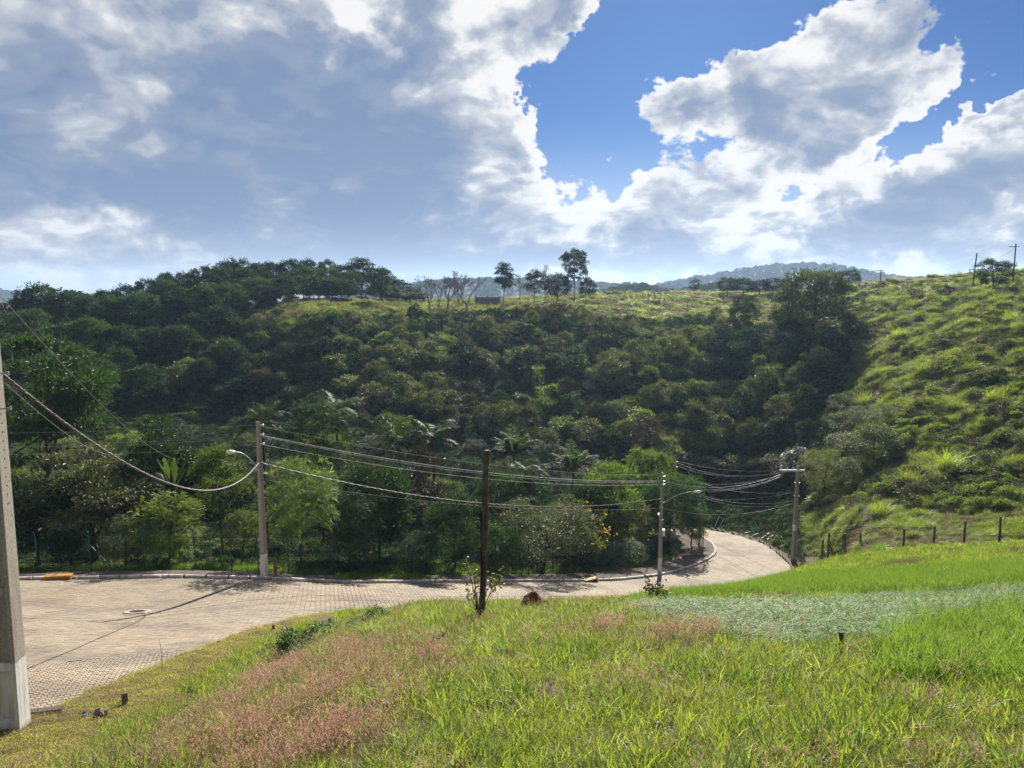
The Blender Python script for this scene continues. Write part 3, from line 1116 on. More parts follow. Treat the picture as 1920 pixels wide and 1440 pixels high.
# ------------------------------------------------------------------ poles
def pole_section(W, D, tf, tw):
    return [(-W / 2, -D / 2), (-W / 2 + tf, -D / 2), (-W / 2 + tf * 1.15, -tw / 2), (W / 2 - tf * 1.15, -tw / 2), (W / 2 - tf, -D / 2), (W / 2, -D / 2),
            (W / 2, D / 2), (W / 2 - tf, D / 2), (W / 2 - tf * 1.15, tw / 2), (-W / 2 + tf * 1.15, tw / 2), (-W / 2 + tf, D / 2), (-W / 2, D / 2)]


def concrete_pole(base, H, W0, D0, W1, D1, rz, label, group='concrete utility poles along the road', sink=0.4, mat='pole'):
    r = tag(empty('utility_pole', base, rz), label, 'utility pole', group)
    m = MB()
    zs = [-sink, 0.0, H * 0.25, H * 0.5, H * 0.75, H]
    V, Fc = [], []
    for z in zs:
        t = max(0, z) / H
        W, D = W0 + (W1 - W0) * t, D0 + (D1 - D0) * t
        V += [(x, y, z) for x, y in pole_section(W, D, W * 0.2, D * 0.4)]
    for i in range(len(zs) - 1):
        for k in range(12):
            Fc.append((i * 12 + k, i * 12 + (k + 1) % 12, (i + 1) * 12 + (k + 1) % 12, (i + 1) * 12 + k))
    e = (len(zs) - 1) * 12
    Fc += [(e, e + 1, e + 10, e + 11), (e + 1, e + 2, e + 9, e + 10), (e + 2, e + 3, e + 8, e + 9), (e + 3, e + 4, e + 7, e + 8), (e + 4, e + 5, e + 6, e + 7)]
    m.add(V, Fc)
    m.build('shaft', M[mat], r)
    for z in [0.18, 1.30, 2.55, 3.8, 5.0, 6.2]:
        if z < H - 0.5:
            t = z / H
            W, D = W0 + (W1 - W0) * t, D0 + (D1 - D0) * t
            MB().box((0, 0, z), (W * 0.58, D * 0.86, 0.16 if z > 0.5 else 0.36)).build('stiffener', M[mat], r)
    return r


def pole_at(px, py, Y, pytop, rz, label, W=0.32, D=0.24, **kw):
    b = P(px, py, Y)
    tz = P(px, pytop, Y).z
    r = concrete_pole(b, tz - b.z, W, D, W * 0.5, D * 0.6, rz, label, **kw)
    r['_h'] = tz - b.z
    return r


p1b = P(24, 1382, 12.0)
pole1 = concrete_pole(p1b, 7.7, 0.44, 0.33, 0.27, 0.22, R(4), 'close concrete pole at the left frame edge with bolt holes and a whitewashed foot')
pole1.rotation_euler[1] = R(0.8)
mh = MB()
for k in range(11):
    z = 4.0 + k * 0.145
    t = z / 7.7
    hw, hd = (0.44 - 0.17 * t) / 2, (0.33 - 0.11 * t) / 2
    mh.tube([(hw - 0.01, 0, z), (hw + 0.002, 0, z)], 0.014, 8)
    mh.tube([(-hw * 0.8, -hd + 0.01, z), (-hw * 0.8, -hd - 0.002, z)], 0.014, 8)
mh.build('bolt_hole_shade', M['hole_shade'], pole1)['kind'] = 'stuff'  # slightly raised dark discs painted as the shade in bolt holes
for z in (5.55, 6.1):
    st = MB()
    st.tube([(0.05, -0.2, z), (0.32, -0.05, z)], 0.012, 6)
    st.box((0.33, -0.045, z), (0.03, 0.03, 0.06))
    st.build('cable_bracket', M['steel'], pole1)

pole2 = pole_at(496, 1086, 38.3, 791, R(68), 'concrete pole with a curved street lamp arm and whitewashed foot beside the red hydrant', 0.33, 0.25)
pole3 = pole_at(1237, 1077, 57.6, 886, R(60), 'concrete pole with whitewashed foot standing at the kerb just before the bend', 0.34, 0.26)
pole4 = pole_at(1488, 1052, 63.4, 873, R(20), 'plain concrete pole with a crossarm and insulators at the foot of the grassy bank', 0.40, 0.32, mat='pole_plain')
pole5 = pole_at(1264, 985, 86, 853, R(35), 'farthest concrete pole rising behind the leafy tree at the bend', 0.34, 0.26, mat='pole_plain')


def lamp_arm(pole, z, tip, mat='steel'):
    """bent bracket arm in the pole's own axes with a cobra head"""
    M3 = Matrix.Rotation(-pole.rotation_euler.z, 3, 'Z')
    t = M3 @ Vector(tip)
    a = MB()
    pts = [Vector((0, 0, z)) + Vector((t.x * s, t.y * s, t.z * (1 - (1 - s) ** 1.7))) for s in np.linspace(0.06, 1, 9)]
    a.tube(pts, 0.024, 8)
    arm = a.build('lamp_arm', M[mat], pole, True)
    d = (pts[-1] - pts[-2]).normalized()
    hd = MB()
    hd.tube([pts[-1] - d * 0.05, pts[-1] + d * 0.1, pts[-1] + d * 0.32, pts[-1] + d * 0.5, pts[-1] + d * 0.55], [0.05, 0.075, 0.11, 0.08, 0.02], 10)
    hd.build('lamp_head', M['porcelain'], arm, True)
    return arm


def zat(pole, py):
    b = pole.location
    return P(960, py, b.y).z - b.z


lamp_arm(pole2, zat(pole2, 884), (-0.75, -1.25, zat(pole2, 838) - zat(pole2, 884)))
lamp_arm(pole3, zat(pole3, 945), (2.3, -0.8, zat(pole3, 917) - zat(pole3, 945)))
bx = MB(); bx.box((0.2, 0, zat(pole2, 949)), (0.14, 0.12, 0.22)); bx.build('meter_box', M['black'], pole2)
bx = MB(); bx.box((0.02, -0.22, zat(pole3, 998)), (0.16, 0.16, 0.5)); bx.build('service_box', M['porcelain'], pole3)
bx = MB(); bx.box((0.02, 0.2, zat(pole3, 966)), (0.12, 0.12, 0.2)); bx.build('meter_box', M['porcelain'], pole3)
bx = MB(); bx.box((-0.24, -0.2, zat(pole4, 988)), (0.26, 0.22, 0.5)); bx.build('service_box', M['porcelain'], pole4)


def insulators(pole, pys, off=0.2, mat='porcelain'):
    for py in pys:
        z = zat(pole, py)
        m = MB().lathe([(0.02, -0.06), (0.045, -0.04), (0.03, 0), (0.045, 0.04), (0.02, 0.06)], 8, (off * 0.5, -off, z))
        m.box((off * 0.25, -off / 2, z), (0.06, off, 0.03))
        m.build('insulator', M[mat], pole)


insulators(pole2, (797, 815, 832)); insulators(pole3, (893, 902, 908)); insulators(pole5, (865, 875))
zc = zat(pole4, 881)
cr = Matrix.Rotation(-pole4.rotation_euler.z, 3, 'Z')
ca = MB()
ca.box(cr @ Vector((-0.55, -0.2, zc)), (2.1, 0.12, 0.13), 0, cr)
arm4 = ca.build('crossarm', M['porcelain'], pole4)
for dx in (-1.48, -0.95, -0.45):
    MB().lathe([(0.03, 0), (0.065, 0.05), (0.045, 0.1), (0.065, 0.15), (0.025, 0.22)], 8, tuple(cr @ Vector((dx, -0.2, zc + 0.065)))).build('insulator', M['porcelain'], arm4)
for py in (930, 905):
    MB().box((0, 0, zat(pole4, py)), (0.36, 0.30, 0.05)).build('clamp_band', M['steel'], pole4)
for pl, pys in ((pole2, (866, 897, 880)), (pole3, (935, 952, 975))):
    for py in pys:
        z = zat(pl, py)
        t = z / pl['_h']
        MB().box((0, 0, z), (0.34 * (1 - 0.5 * t) + 0.03, 0.26 * (1 - 0.4 * t) + 0.03, 0.05)).build('clamp_band', M['steel'], pl)

# ------------------------------------------------------------------ cables
def cable(a, b, sag, rad, mat, label, group='cables strung between the concrete poles', n=26):
    a, b = Vector(a), Vector(b)
    pts = [a.lerp(b, t) - Vector((0, 0, 4 * sag * t * (1 - t))) for t in np.linspace(0, 1, n)]
    m = MB().tube(pts, rad * 0.75, 6)
    return tag(m.build('cable', M[mat], None, True), label, 'cable', group)


def at(pole, py, dx=0.0, dy=-0.12):
    b = pole.location
    return Vector((b.x + dx, b.y + dy, P(960, py, b.y).z))


LFAR = P(-330, 1090, 36)
def lf(py):
    return Vector((LFAR.x, LFAR.y, P(960, py, LFAR.y).z))


cable(lf(807), at(pole2, 796), 0.25, 0.013, 'cable_grey', 'topmost thin cable running left from the lamp pole to beyond the frame')
cable(lf(806), at(pole2, 814), 0.55, 0.014, 'cable_grey', 'second cable from the top running left from the lamp pole')
cable(lf(812), at(pole2, 817), 0.6, 0.014, 'cable_grey', 'third cable from the top running left from the lamp pole')
cable(lf(829), at(pole2, 831), 0.6, 0.014, 'cable_grey', 'lowest of the four parallel cables running left from the lamp pole')
cable(P(-330, 925, 36), at(pole2, 897), 0.5, 0.014, 'black', 'dark slack line low behind the near pole meeting the lamp pole')
p1t = Vector((p1b.x + 0.07, p1b.y + 0.05, p1b.z))
cable(p1t + Vector((0.1, 0.1, 7.45)), P(330, 862, 37), 0.5, 0.007, 'cable_grey', 'thin steep wire from the near pole top down towards the banana plant')
cable(p1t + Vector((0.1, 0.1, 6.0)), P(230, 850, 37), 0.5, 0.007, 'cable_grey', 'thin steep wire below the twisted cable on the near pole')
# wires from lamp pole to pole by the bend
for py0, py1, sag, rad, mt, lb in ((797, 890, 0.7, 0.012, 'cable_grey', 'topmost slack wire between the lamp pole and the bend pole'),
                                   (814, 901, 0.75, 0.026, 'cable_pale', 'thick pale bundled cable between the lamp pole and the bend pole'),
                                   (816, 903.5, 0.80, 0.016, 'cable_grey', 'wire hugging the underside of the thick pale bundle'),
                                   (831, 907, 0.8, 0.016, 'cable_pale', 'pale wire below the thick bundle between lamp pole and bend pole'),
                                   (897, 952, 0.7, 0.013, 'black', 'lowest dark wire between the lamp pole and the bend pole')):
    cable(at(pole2, py0), at(pole3, py1), sag, rad, mt, lb)
for py0, py1, sag, rad, mt, lb in ((893, 888, 0.75, 0.014, 'cable_grey', 'upper wire of the bundle from the bend pole to the crossarm pole'),
                                   (901, 886, 0.85, 0.017, 'cable_pale', 'pale middle wire from the bend pole rising to the crossarm'),
                                   (904, 889, 0.9, 0.015, 'cable_grey', 'grey middle wire from the bend pole rising to the crossarm'),
                                   (907, 891, 0.9, 0.014, 'cable_grey', 'lower wire of the bundle from the bend pole to the crossarm pole'),
                                   (952, 942, 0.75, 0.014, 'cable_grey', 'lowest long wire across the bend to the crossarm pole')):
    cable(at(pole3, py0), at(pole4, py1, -1.2 if py1 < 900 else -0.15), sag, rad, mt, lb)
for py0, py1, sag, rad, mt, lb in ((863, 881, 0.5, 0.014, 'cable_grey', 'topmost wire from the farthest pole to the crossarm'),
                                   (866, 883, 0.9, 0.016, 'cable_pale', 'pale second wire from the farthest pole to the crossarm'),
                                   (872, 885, 0.8, 0.014, 'cable_grey', 'third wire from the farthest pole to the crossarm'),
                                   (885, 922, 0.9, 0.014, 'cable_grey', 'fourth wire from the farthest pole down to the crossarm pole shaft'),
                                   (905, 938, 1.1, 0.014, 'cable_pale', 'pale slack wire from the farthest pole to the lower crossarm pole shaft'),
                                   (907, 943, 1.2, 0.014, 'cable_grey', 'lowest slack wire from the farthest pole to the crossarm pole shaft')):
    cable(at(pole5, py0), at(pole4, py1, -1.0 if py1 < 900 else -0.15), sag, rad, mt, lb)
for py0, tgt, lb in ((864, (1000, 872, 92), 'upper faint wire running left from the farthest pole into the trees'),
                     (873, (1000, 884, 92), 'lower faint wire running left from the farthest pole into the trees')):
    cable(at(pole5, py0), P(*tgt), 0.6, 0.014, 'cable_grey', lb)
cable(at(pole4, 922, -0.15), P(1262, 931, 72), 0.5, 0.013, 'cable_grey', 'wire from the crossarm pole dropping left into the leafy tree')


def twisted(a, b, sag, label, strands, tw=0.55, rs=0.016, rh=0.02, cuts=170):
    a, b = Vector(a), Vector(b)
    r = tag(empty('twisted_cable', a), label, 'cable', 'twisted insulated cables on the poles')
    side = (b - a).cross(Vector((0, 0, 1))).normalized()
    L = (b - a).length
    for k, mt in enumerate(strands):
        pts = []
        for t in np.linspace(0, 1, cuts):
            w = 2 * math.pi * (t * L / tw + k / len(strands))
            pts.append(a.lerp(b, t) - Vector((0, 0, 4 * sag * t * (1 - t))) - a + side * rh * math.cos(w) + Vector((0, 0, rh * math.sin(w))))
        MB().tube(pts, rs, 5).build('strand', M[mt], r, True)


twisted(p1t + Vector((0.1, -0.05, 6.22)), at(pole2, 866), 1.72, 'thick twisted red black and pale cable sagging from the near pole to the lamp pole',
        ('cable_red', 'black', 'cable_grey', 'black'), 0.8, 0.012, 0.016, 260)
twisted(at(pole2, 866), at(pole3, 934), 1.35, 'twisted dark and pale cable hanging between the lamp pole and the bend pole', ('cable_pale', 'black'), 0.9, 0.018, 0.02, 220)

# ------------------------------------------------------------------ green wire fence behind the sidewalk
FW = 2.15
FENCE_PX = [-60, 47, 129, 236, 334, 418, 506, 584, 661, 724, 787, 850, 906, 966, 1018, 1068, 1115, 1155, 1192, 1227, 1260, 1286]
fence = tag(empty('wire_fence', side_point(506, FW)), 'tall green welded wire fence along the back of the sidewalk', 'fence')
fpts = [side_point(px, FW) for px in FENCE_PX]
fpts += [P(1318, 1032, 67), P(1312, 1026, 69.5), P(1308, 1016, 73), P(1296, 1008, 76.5)]
for p in fpts[-4:]:
    p.z = float(T(p.x, p.y))
FH = 1.85
inv = fence.location
post_me = None
for i, p in enumerate(fpts):
    m = MB().tube([(0, 0, -0.3), (0, 0, FH), (-0.02, -0.10, FH + 0.38)], 0.034, 7)
    if post_me is None:
        o = m.build('fence_post', M['fence_green'], fence)
        post_me = o.data
    else:
        o = part('fence_post', post_me, fence)
    o.location = p - inv
    o.rotation_euler = (random.gauss(0, .012), random.gauss(0, .012), 0)
br = MB().tube([(0, 0, FH * 0.78), (1.0, 0.15, 0.1)], 0.025, 6).build('fence_brace', M['fence_green'], fence)
br.location = fpts[2] - inv
for i, (p, q2) in enumerate(zip(fpts, fpts[1:])):
    m = MB()
    for k in range(13):
        z = 0.08 + k * (FH - 0.1) / 12
        m.tube([p - inv + Vector((0, -.03, z)), q2 - inv + Vector((0, -.03, z))], 0.0055, 3, False)
    nn = max(2, int((q2 - p).length / 0.25))
    for k in range(1, nn):
        w = (p - inv).lerp(q2 - inv, k / nn)
        m.tube([w + Vector((0, -.03, 0.05)), w + Vector((0, -.03, FH))], 0.004, 3, False)
    for k in range(3):
        z = FH + 0.1 + k * 0.12
        m.tube([p - inv + Vector((-.01, -.03 - k * .03, z)), q2 - inv + Vector((-.01, -.03 - k * .03, z))], 0.0045, 3, False)
    m.build('wire_panel', M['fence_wire'], fence)['kind'] = 'stuff'

# ------------------------------------------------------------------ old field fence with wooden posts, on the right
wf_px = [(1541, 1046, 47, 1014), (1552, 1044, 47.5, 1001), (1583, 1040, 48, 1003), (1612, 1032, 54, 1001), (1622, 1020, 60, 986), (1693, 1034, 47, 994),
         (1750, 1024, 47, 989), (1807, 1020, 44.5, 980), (1873, 1020, 43, 972), (1962, 1012, 41, 958)]
wfence = tag(empty('post_fence', P(1693, 1034, 47)), 'old field fence of dark wooden posts and slack wire below the grassy hill', 'fence')
wp = []
for px, py, Y, pyt in wf_px:
    b = P(px, py, Y)
    b.z = float(T(b.x, b.y))
    h = P(px, pyt, Y).z - b.z + 0.1
    o = MB().tube([(0, 0, -0.3), (0.01, 0, h * 0.5), (random.gauss(0, .03), 0, h)], [0.075, 0.07, 0.065], 7).build('fence_post', M['grey_wood'], wfence)
    o.location = b - wfence.location
    wp.append((b, h))
for a, b in ((1, 2), (2, 1)):
    pa, ha = wp[a]
    pb, hb = wp[b]
    MB().tube([pa + Vector((0, -.05, ha * 0.85)) - wfence.location, pa.lerp(pb, 0.62) + Vector((0, -.05, 0.15)) - wfence.location], 0.045, 6).build('fence_brace', M['grey_wood'], wfence)
chain = [wp[i] for i in (0, 1, 2, 5, 6, 7, 8, 9)]
for f in (0.45, 0.8):
    pts = []
    for (a, ha), (b, hb) in zip(chain, chain[1:]):
        for t in np.linspace(0, 1, 6)[:-1]:
            pts.append(a.lerp(b, t) + Vector((0, -.07, f * (ha + (hb - ha) * t) - 0.12 * 4 * t * (1 - t))) - wfence.location)
    MB().tube(pts, 0.006, 4).build('fence_wire', M['steel'], wfence)

# ------------------------------------------------------------------ wooden post, hydrant, small things
b = P(902, 1147, 13.0)
b.z = float(T(b.x, b.y))
top = P(913, 846, 13.15)
H = top.z - b.z
post = tag(empty('wooden_post', b), 'tall dark weathered wooden post standing alone on the grass edge', 'post')
pts = [(0, 0, -0.4)]
for t in np.linspace(0, 1, 12):
    pts.append(((top.x - b.x) * t + 0.012 * math.sin(5 * t), (top.y - b.y) * t, H * t))
m = MB().tube(pts, [0.060] * 2 + [0.057 - 0.006 * math.sin(9 * t) for t in np.linspace(0, 1, 11)], 12)
m.build('shaft', M['wood'], post, True)
ck = MB()
ck.box((0.012, -0.048, H * 0.42), (0.014, 0.03, H * 0.5), 0.3)
ck.build('crack_shade', M['hole_shade'], post)  # dark strip on the surface, painted as the shade in a split
MB().tube([(top.x - b.x, top.y - b.y, H), (top.x - b.x, top.y - b.y, H + 0.02)], [0.058, 0.045], 12).build('end_grain', M['grey_wood'], post)

hp = side_point(535, 0.75)
hy_ = tag(empty('hydrant', hp, 0.4), 'small faded red standpipe hydrant on the sidewalk beside the lamp pole', 'hydrant')
MB().lathe([(0.13, -0.05), (0.13, 0.04), (0.095, 0.06), (0.09, 0.36), (0.11, 0.37), (0.11, 0.41), (0.10, 0.44), (0.115, 0.48), (0.11, 0.54), (0.07, 0.60), (0.03, 0.625)], 16).build('barrel', M['hydrant'], hy_, True)
ou = MB()
ou.tube([(0.08, 0, 0.42), (0.19, 0, 0.42)], [0.05, 0.05], 10)
ou.tube([(0.19, 0, 0.42), (0.215, 0, 0.42)], [0.062, 0.062], 10)
ou.build('outlet_cap', M['hydrant'], hy_)
MB().box((0, 0, 0.65), (0.045, 0.045, 0.07)).build('stem_nut', M['cast_iron'], hy_)


def ground_at(px, py, Y=None):
    if Y:
        p = P(px, py, Y)
        p.z = float(T(p.x, p.y))
        return p
    h = hit(px, py)[0]
    return Vector(h)


def lump(name, p, s, mat, label, cat, seed, rough=0.25, sub=3, n=1):
    import bmesh
    bm = bmesh.new()
    bmesh.ops.create_icosphere(bm, subdivisions=sub, radius=1)
    r = np.random.default_rng(seed)
    ph = r.uniform(0, 6.28, 12)
    for v in bm.verts:
        d = v.co.normalized()
        k = 1 + rough * (math.sin(3 * d.x + ph[0]) * math.sin(2.6 * d.y + ph[1]) + 0.5 * math.sin(6 * d.z + ph[2]) * math.sin(5 * d.x + ph[3])
                         + 0.35 * math.sin(11 * d.x + ph[4]) * math.sin(12 * d.y + ph[5]) * math.sin(10 * d.z + ph[6]))
        v.co = Vector((d.x * s[0], d.y * s[1], d.z * s[2])) * k
    me = bpy.data.meshes.new(name)
    bm.to_mesh(me)
    bm.free()
    me.materials.append(M[mat])
    o = link(bpy.data.objects.new(name, me))
    o.location = p
    return tag(o, label, cat)


tm = P(1000, 1136, 15.5)
tm.z = float(T(tm.x, tm.y)) + 0.12
lump('termite_mound', tm + Vector((-0.05, 0, 0.05)), (0.23, 0.22, 0.24), 'termite', 'rounded brown termite mound in the grass right of the wooden post', 'termite mound', 3, 0.16, 4)
sm = lump('termite_mound', tm + Vector((0.17, 0.02, -0.02)), (0.15, 0.15, 0.15), 'termite', 'smaller brown lump leaning against the termite mound', 'termite mound', 9, 0.2, 3)
st_ = ground_at(235, 1326)
m = MB().box((0, 0, 0.05), (0.10, 0.085, 0.36), 0.5)
o = m.build('stake', M['stake'])
o.location = st_
tag(o, 'short square stake standing in the mown verge left of the tall grass', 'stake')
rk = ground_at(189, 1348)
lump('rock', rk + Vector((0, 0, 0.05)), (0.13, 0.10, 0.10), 'rock', 'broken grey rock lying on the verge near the stake', 'rock', 5, 0.35, 2)
bp = ground_at(160, 1352)
o = MB().box((0, 0, 0.03), (0.07, 0.05, 0.05), 0.4).add([(-.05, .02, .0), (.02, .06, .01), (.0, .05, .09), (-.06, .01, .07)], [(0, 1, 2, 3)]).build('litter', M['blue_plastic'])
o.location = bp
tag(o, 'scrap of blue plastic on the verge beside the rock', 'litter')
mk = ground_at(513, 1183)
o = MB().tube([(0, 0, -0.1), (0, 0, 0.13)], 0.04, 8).tube([(0, 0, 0.13), (0, 0, 0.16)], [0.055, 0.05], 8).build('marker_peg', M['black'])
o.location = mk
tag(o, 'tiny dark peg on the verge by the leafy weeds', 'peg')
sl = ground_at(82, 1345)
o = MB().box((0, 0, 0.03), (0.62, 0.14, 0.16), 0.25).build('kerb_block', M['grey_wood'])
o.location = sl
tag(o, 'dark loose kerb block between pavers and verge near the close pole', 'kerb block')
sw = ground_at(1573, 1228)
o = MB().tube([(0, 0, -0.1), (0.01, 0, 0.24)], 0.03, 7).build('stake', M['grey_wood'])
o.location = sw
tag(o, 'dark stub stake in the grass below the cut hay', 'stake')

# white drain pipes lying on the bank along the bend
pipes = [((1395, 1011), (1420, 995)), ((1411, 1010), (1428, 998)), ((1428, 1012), (1442, 999)), ((1437, 1014), (1450, 1003)), ((1449, 1020), (1462, 1009)),
         ((1461, 1031), (1476, 1020)), ((1468, 1036), (1483, 1024)), ((1471, 1048), (1486, 1036)), ((1484, 1054), (1500, 1042)),
         ((1325, 982), (1333, 967)), ((1340, 991), (1348, 969)), ((1348, 991), (1358, 971))]
for k, (a, c) in enumerate(pipes):
    ya = np.interp(a[0], [1320, 1395, 1450, 1490], [86, 78, 71, 64])
    pa = P(*a, ya)
    pa.z = float(T(pa.x, pa.y)) + 0.14
    pc = P(*c, ya + 1.0)
    o = MB().tube([pa + Vector((0, 0, 0.03)) - pa, pc - pa], 0.032, 6).build('drain_pipe', M['white_pipe'])
    o.location = pa
    tag(o, 'thin white pipe lying slanted on the dark bank along the bend', 'pipe', 'white pipes on the bank of the bend')
sp_ = ground_at(1436, 1030, 72)
o = MB().tube([(0, 0, 0), (0, 0, 2.1)], 0.045, 6).build('bank_post', M['grey_wood'])
o.location = sp_
tag(o, 'single upright grey post on the bank beside the road bend', 'post')

# hose lying down the wooded slope
hs = []
for px, py, Y in ((1176, 554, 196), (1190, 577, 186), (1215, 612, 168), (1245, 655, 152), (1268, 690, 143), (1292, 708, 137), (1312, 721, 131), (1307, 752, 124),
                  (1290, 785, 117), (1265, 815, 112), (1235, 838, 107), (1208, 850, 103)):
    hs.append(P(px, py, Y))
o = MB().tube([p - hs[0] for p in hs], 0.032, 6).build('hose', M['hose'])
o.location = hs[0]
tag(o, 'long pale hose hanging down over the bushes of the wooded slope', 'hose')

# ------------------------------------------------------------------ plant meshes
def leaves_mesh(C, D, N, L, Wd_, fold=0.15):
    """diamond leaves: C base points, D directions, N normals, L lengths, Wd_ widths"""
    D = D / np.linalg.norm(D, axis=1, keepdims=True)
    S = np.cross(D, N)
    S /= np.linalg.norm(S, axis=1, keepdims=True) + 1e-9
    U = np.cross(S, D)
    L = L[:, None]
    w = Wd_[:, None]
    a = C
    b = C + D * L * 0.45 + S * w * 0.5 + U * w * fold
    c = C + D * L - U * L * 0.08
    d = C + D * L * 0.45 - S * w * 0.5 + U * w * fold
    V = np.stack([a, b, c, d], 1).reshape(-1, 3)
    F = np.arange(len(C) * 4).reshape(-1, 4)
    return V, F


def rdir(n, r):
    v = r.normal(size=(n, 3))
    return v / np.linalg.norm(v, axis=1, keepdims=True)


def crown(seed, Rx, Rz, zc, ncl, nlf, ll, lw=0.5, flat=0.6, rcl=0.36, droop=0.25, low=-0.35, up=0.5, hollow=0.55, fern=False):
    """leaf clumps spread through an uneven dome; returns V, F and the clump centres"""
    r = np.random.default_rng(seed)
    cd = rdir(ncl * 3, r)
    cd = cd[cd[:, 2] > low][:ncl]
    rad = r.uniform(hollow, 1.0, len(cd)) ** 0.8
    lop = 1 + 0.22 * np.sin(3 * np.arctan2(cd[:, 1], cd[:, 0]) + r.uniform(0, 6)) * np.sqrt(1 - cd[:, 2] ** 2)
    cc = cd * rad[:, None] * np.c_[Rx * lop, Rx * lop, np.full(len(cd), Rz)]
    cc[:, 2] += zc
    rc = rcl * Rx * r.uniform(0.6, 1.25, len(cd))
    k = r.integers(0, len(cd), nlf)
    od = rdir(nlf, r)
    od[:, 2] = np.where(od[:, 2] < -0.3, -od[:, 2] * 0.5, od[:, 2])
    rr = rc[k] * r.uniform(0.45, 1.05, nlf)
    C = cc[k] + od * rr[:, None] * np.array([1, 1, flat])
    out = (C - np.array([0, 0, zc - 0.3 * Rz]))
    out /= np.linalg.norm(out, axis=1, keepdims=True) + 1e-9
    D = od * 0.8 + out * 0.5 + rdir(nlf, r) * 0.7
    D[:, 2] -= droop
    N = rdir(nlf, r) * 0.55 + out * 0.4
    N[:, 2] += up
    L = ll * r.uniform(0.65, 1.3, nlf)
    W = L * lw * r.uniform(0.8, 1.2, nlf)
    if fern:
        # each spray carries rows of small leaflets along a drooping stalk
        ns = nlf
        t = np.linspace(0.1, 1, 6)
        Dn = D / np.linalg.norm(D, axis=1, keepdims=True)
        S = np.cross(Dn, N)
        S /= np.linalg.norm(S, axis=1, keepdims=True) + 1e-9
        Cs, Ds, Ns, Ls, Ws = [], [], [], [], []
        for q in t:
            base = C + Dn * (L * 3.0 * q)[:, None] - np.array([0, 0, 1.0]) * (L * 1.1 * q * q)[:, None]
            for sg in (-1, 1):
                Cs.append(base)
                Ds.append(S * sg + Dn * 0.5)
                Ns.append(N)
                Ls.append(L * (1.05 - 0.5 * abs(q - 0.45)))
                Ws.append(L * 0.36)
        C, D, N, L, W = (np.concatenate(z) for z in (Cs, Ds, Ns, Ls, Ws))
    V, F = leaves_mesh(C, D, N, L, W)
    return V, F, cc


def trunk_mb(seed, h, r0, cc, nl=6, crook=0.12, zfork=0.45, rl=0.35):
    """tapered trunk with limbs reaching into clumps"""
    r = random.Random(seed)
    m = MB()
    pts = [Vector((0, 0, -0.4))]
    for t in np.linspace(0, 1, 6):
        pts.append(Vector((crook * h * 0.3 * math.sin(2.5 * t + seed), crook * h * 0.3 * math.cos(2.1 * t + seed * 2) - crook * h * 0.3 * math.cos(seed * 2), h * t)))
    m.tube(pts, [r0 * 1.25] + [r0 * (1 - 0.75 * t) for t in np.linspace(0, 1, 6)], 7)
    sel = r.sample(range(len(cc)), min(nl, len(cc)))
    for i in sel:
        tz = r.uniform(zfork, 0.95)
        k = tz * 5
        a = pts[1 + int(k)].lerp(pts[min(2 + int(k), 6)], k - int(k))
        c = Vector(cc[i])
        mid = a.lerp(c, 0.55) + Vector((0, 0, 0.12 * h * r.uniform(-0.5, 0.6)))
        rr = r0 * (1 - 0.7 * tz) * rl * 1.6
        m.tube([a, a.lerp(mid, .5), mid, c], [rr, rr * 0.8, rr * 0.55, rr * 0.2], 5)
    return m


def kind_tree(name, leaf, seed, h, Rx, Rz, zc, ncl, nlf, ll, trunk_r, bark='bark', nl=6, zfork=0.4, **kw):
    V, F, cc = crown(seed, Rx, Rz, zc, ncl, nlf, ll, **kw)
    cm = mesh_np(name + '_crown', V, F, M[leaf])
    tm_ = trunk_mb(seed, h, trunk_r, cc, nl, zfork=zfork)
    me = bpy.data.meshes.new(name + '_trunk')
    me.from_pydata(tm_.v, [], tm_.f)
    me.materials.append(M[bark])
    return cm, me


def retint(cm, leaf):
    c = cm.copy()
    c.materials[0] = M[leaf]
    return c


# kinds: (crown, trunk) built about 1 unit = 1 m
K = {}
for i in range(4):
    K['broad%d' % i] = kind_tree('broad', 'lf_dark', 11 + i, 3.0, 2.3, 2.1, 2.7, 70, 9000, 0.19, 0.13, nl=7, low=-0.85, hollow=0.6, rcl=0.32, flat=0.85)
for i in range(3):
    K['fine%d' % i] = kind_tree('fine', 'lf_dark', 31 + i, 2.4, 2.2, 2.0, 2.3, 90, 15000, 0.11, 0.10, nl=8, lw=0.42, low=-0.85, flat=0.8, rcl=0.28)
for i in range(3):
    K['fern%d' % i] = kind_tree('fern', 'lf_fresh', 41 + i, 3.0, 2.2, 2.0, 2.7, 60, 2300, 0.115, 0.10, nl=9, flat=0.4, rcl=0.36, droop=0.15, low=-0.85, up=0.9, fern=True)
for i in range(2):
    K['layer%d' % i] = kind_tree('layer', 'lf_dark', 51 + i, 4.0, 2.9, 2.6, 3.6, 34, 8000, 0.27, 0.2, nl=14, flat=0.28, rcl=0.40, droop=0.5, low=-0.7, up=0.9, hollow=0.3, lw=0.36)
for i in range(3):
    K['euc%d' % i] = kind_tree('euc', 'lf_dark', 61 + i, 7.6, 2.3, 3.7, 6.6, 46, 7000, 0.28, 0.14, 'bark_pale', nl=15, zfork=0.40, flat=1.0, rcl=0.36, droop=0.3, low=-0.9, hollow=0.35)
for i in range(7):
    K['hill%d' % i] = kind_tree('hill', 'lf_olive', 71 + i, 2.8, 1.9, 1.6 + 0.15 * (i % 3), 2.7, 30 + 3 * (i % 4), 2600, 0.26, 0.09, nl=5, zfork=0.35, low=-0.45, rcl=0.36, lw=0.55, up=1.1, flat=0.8)
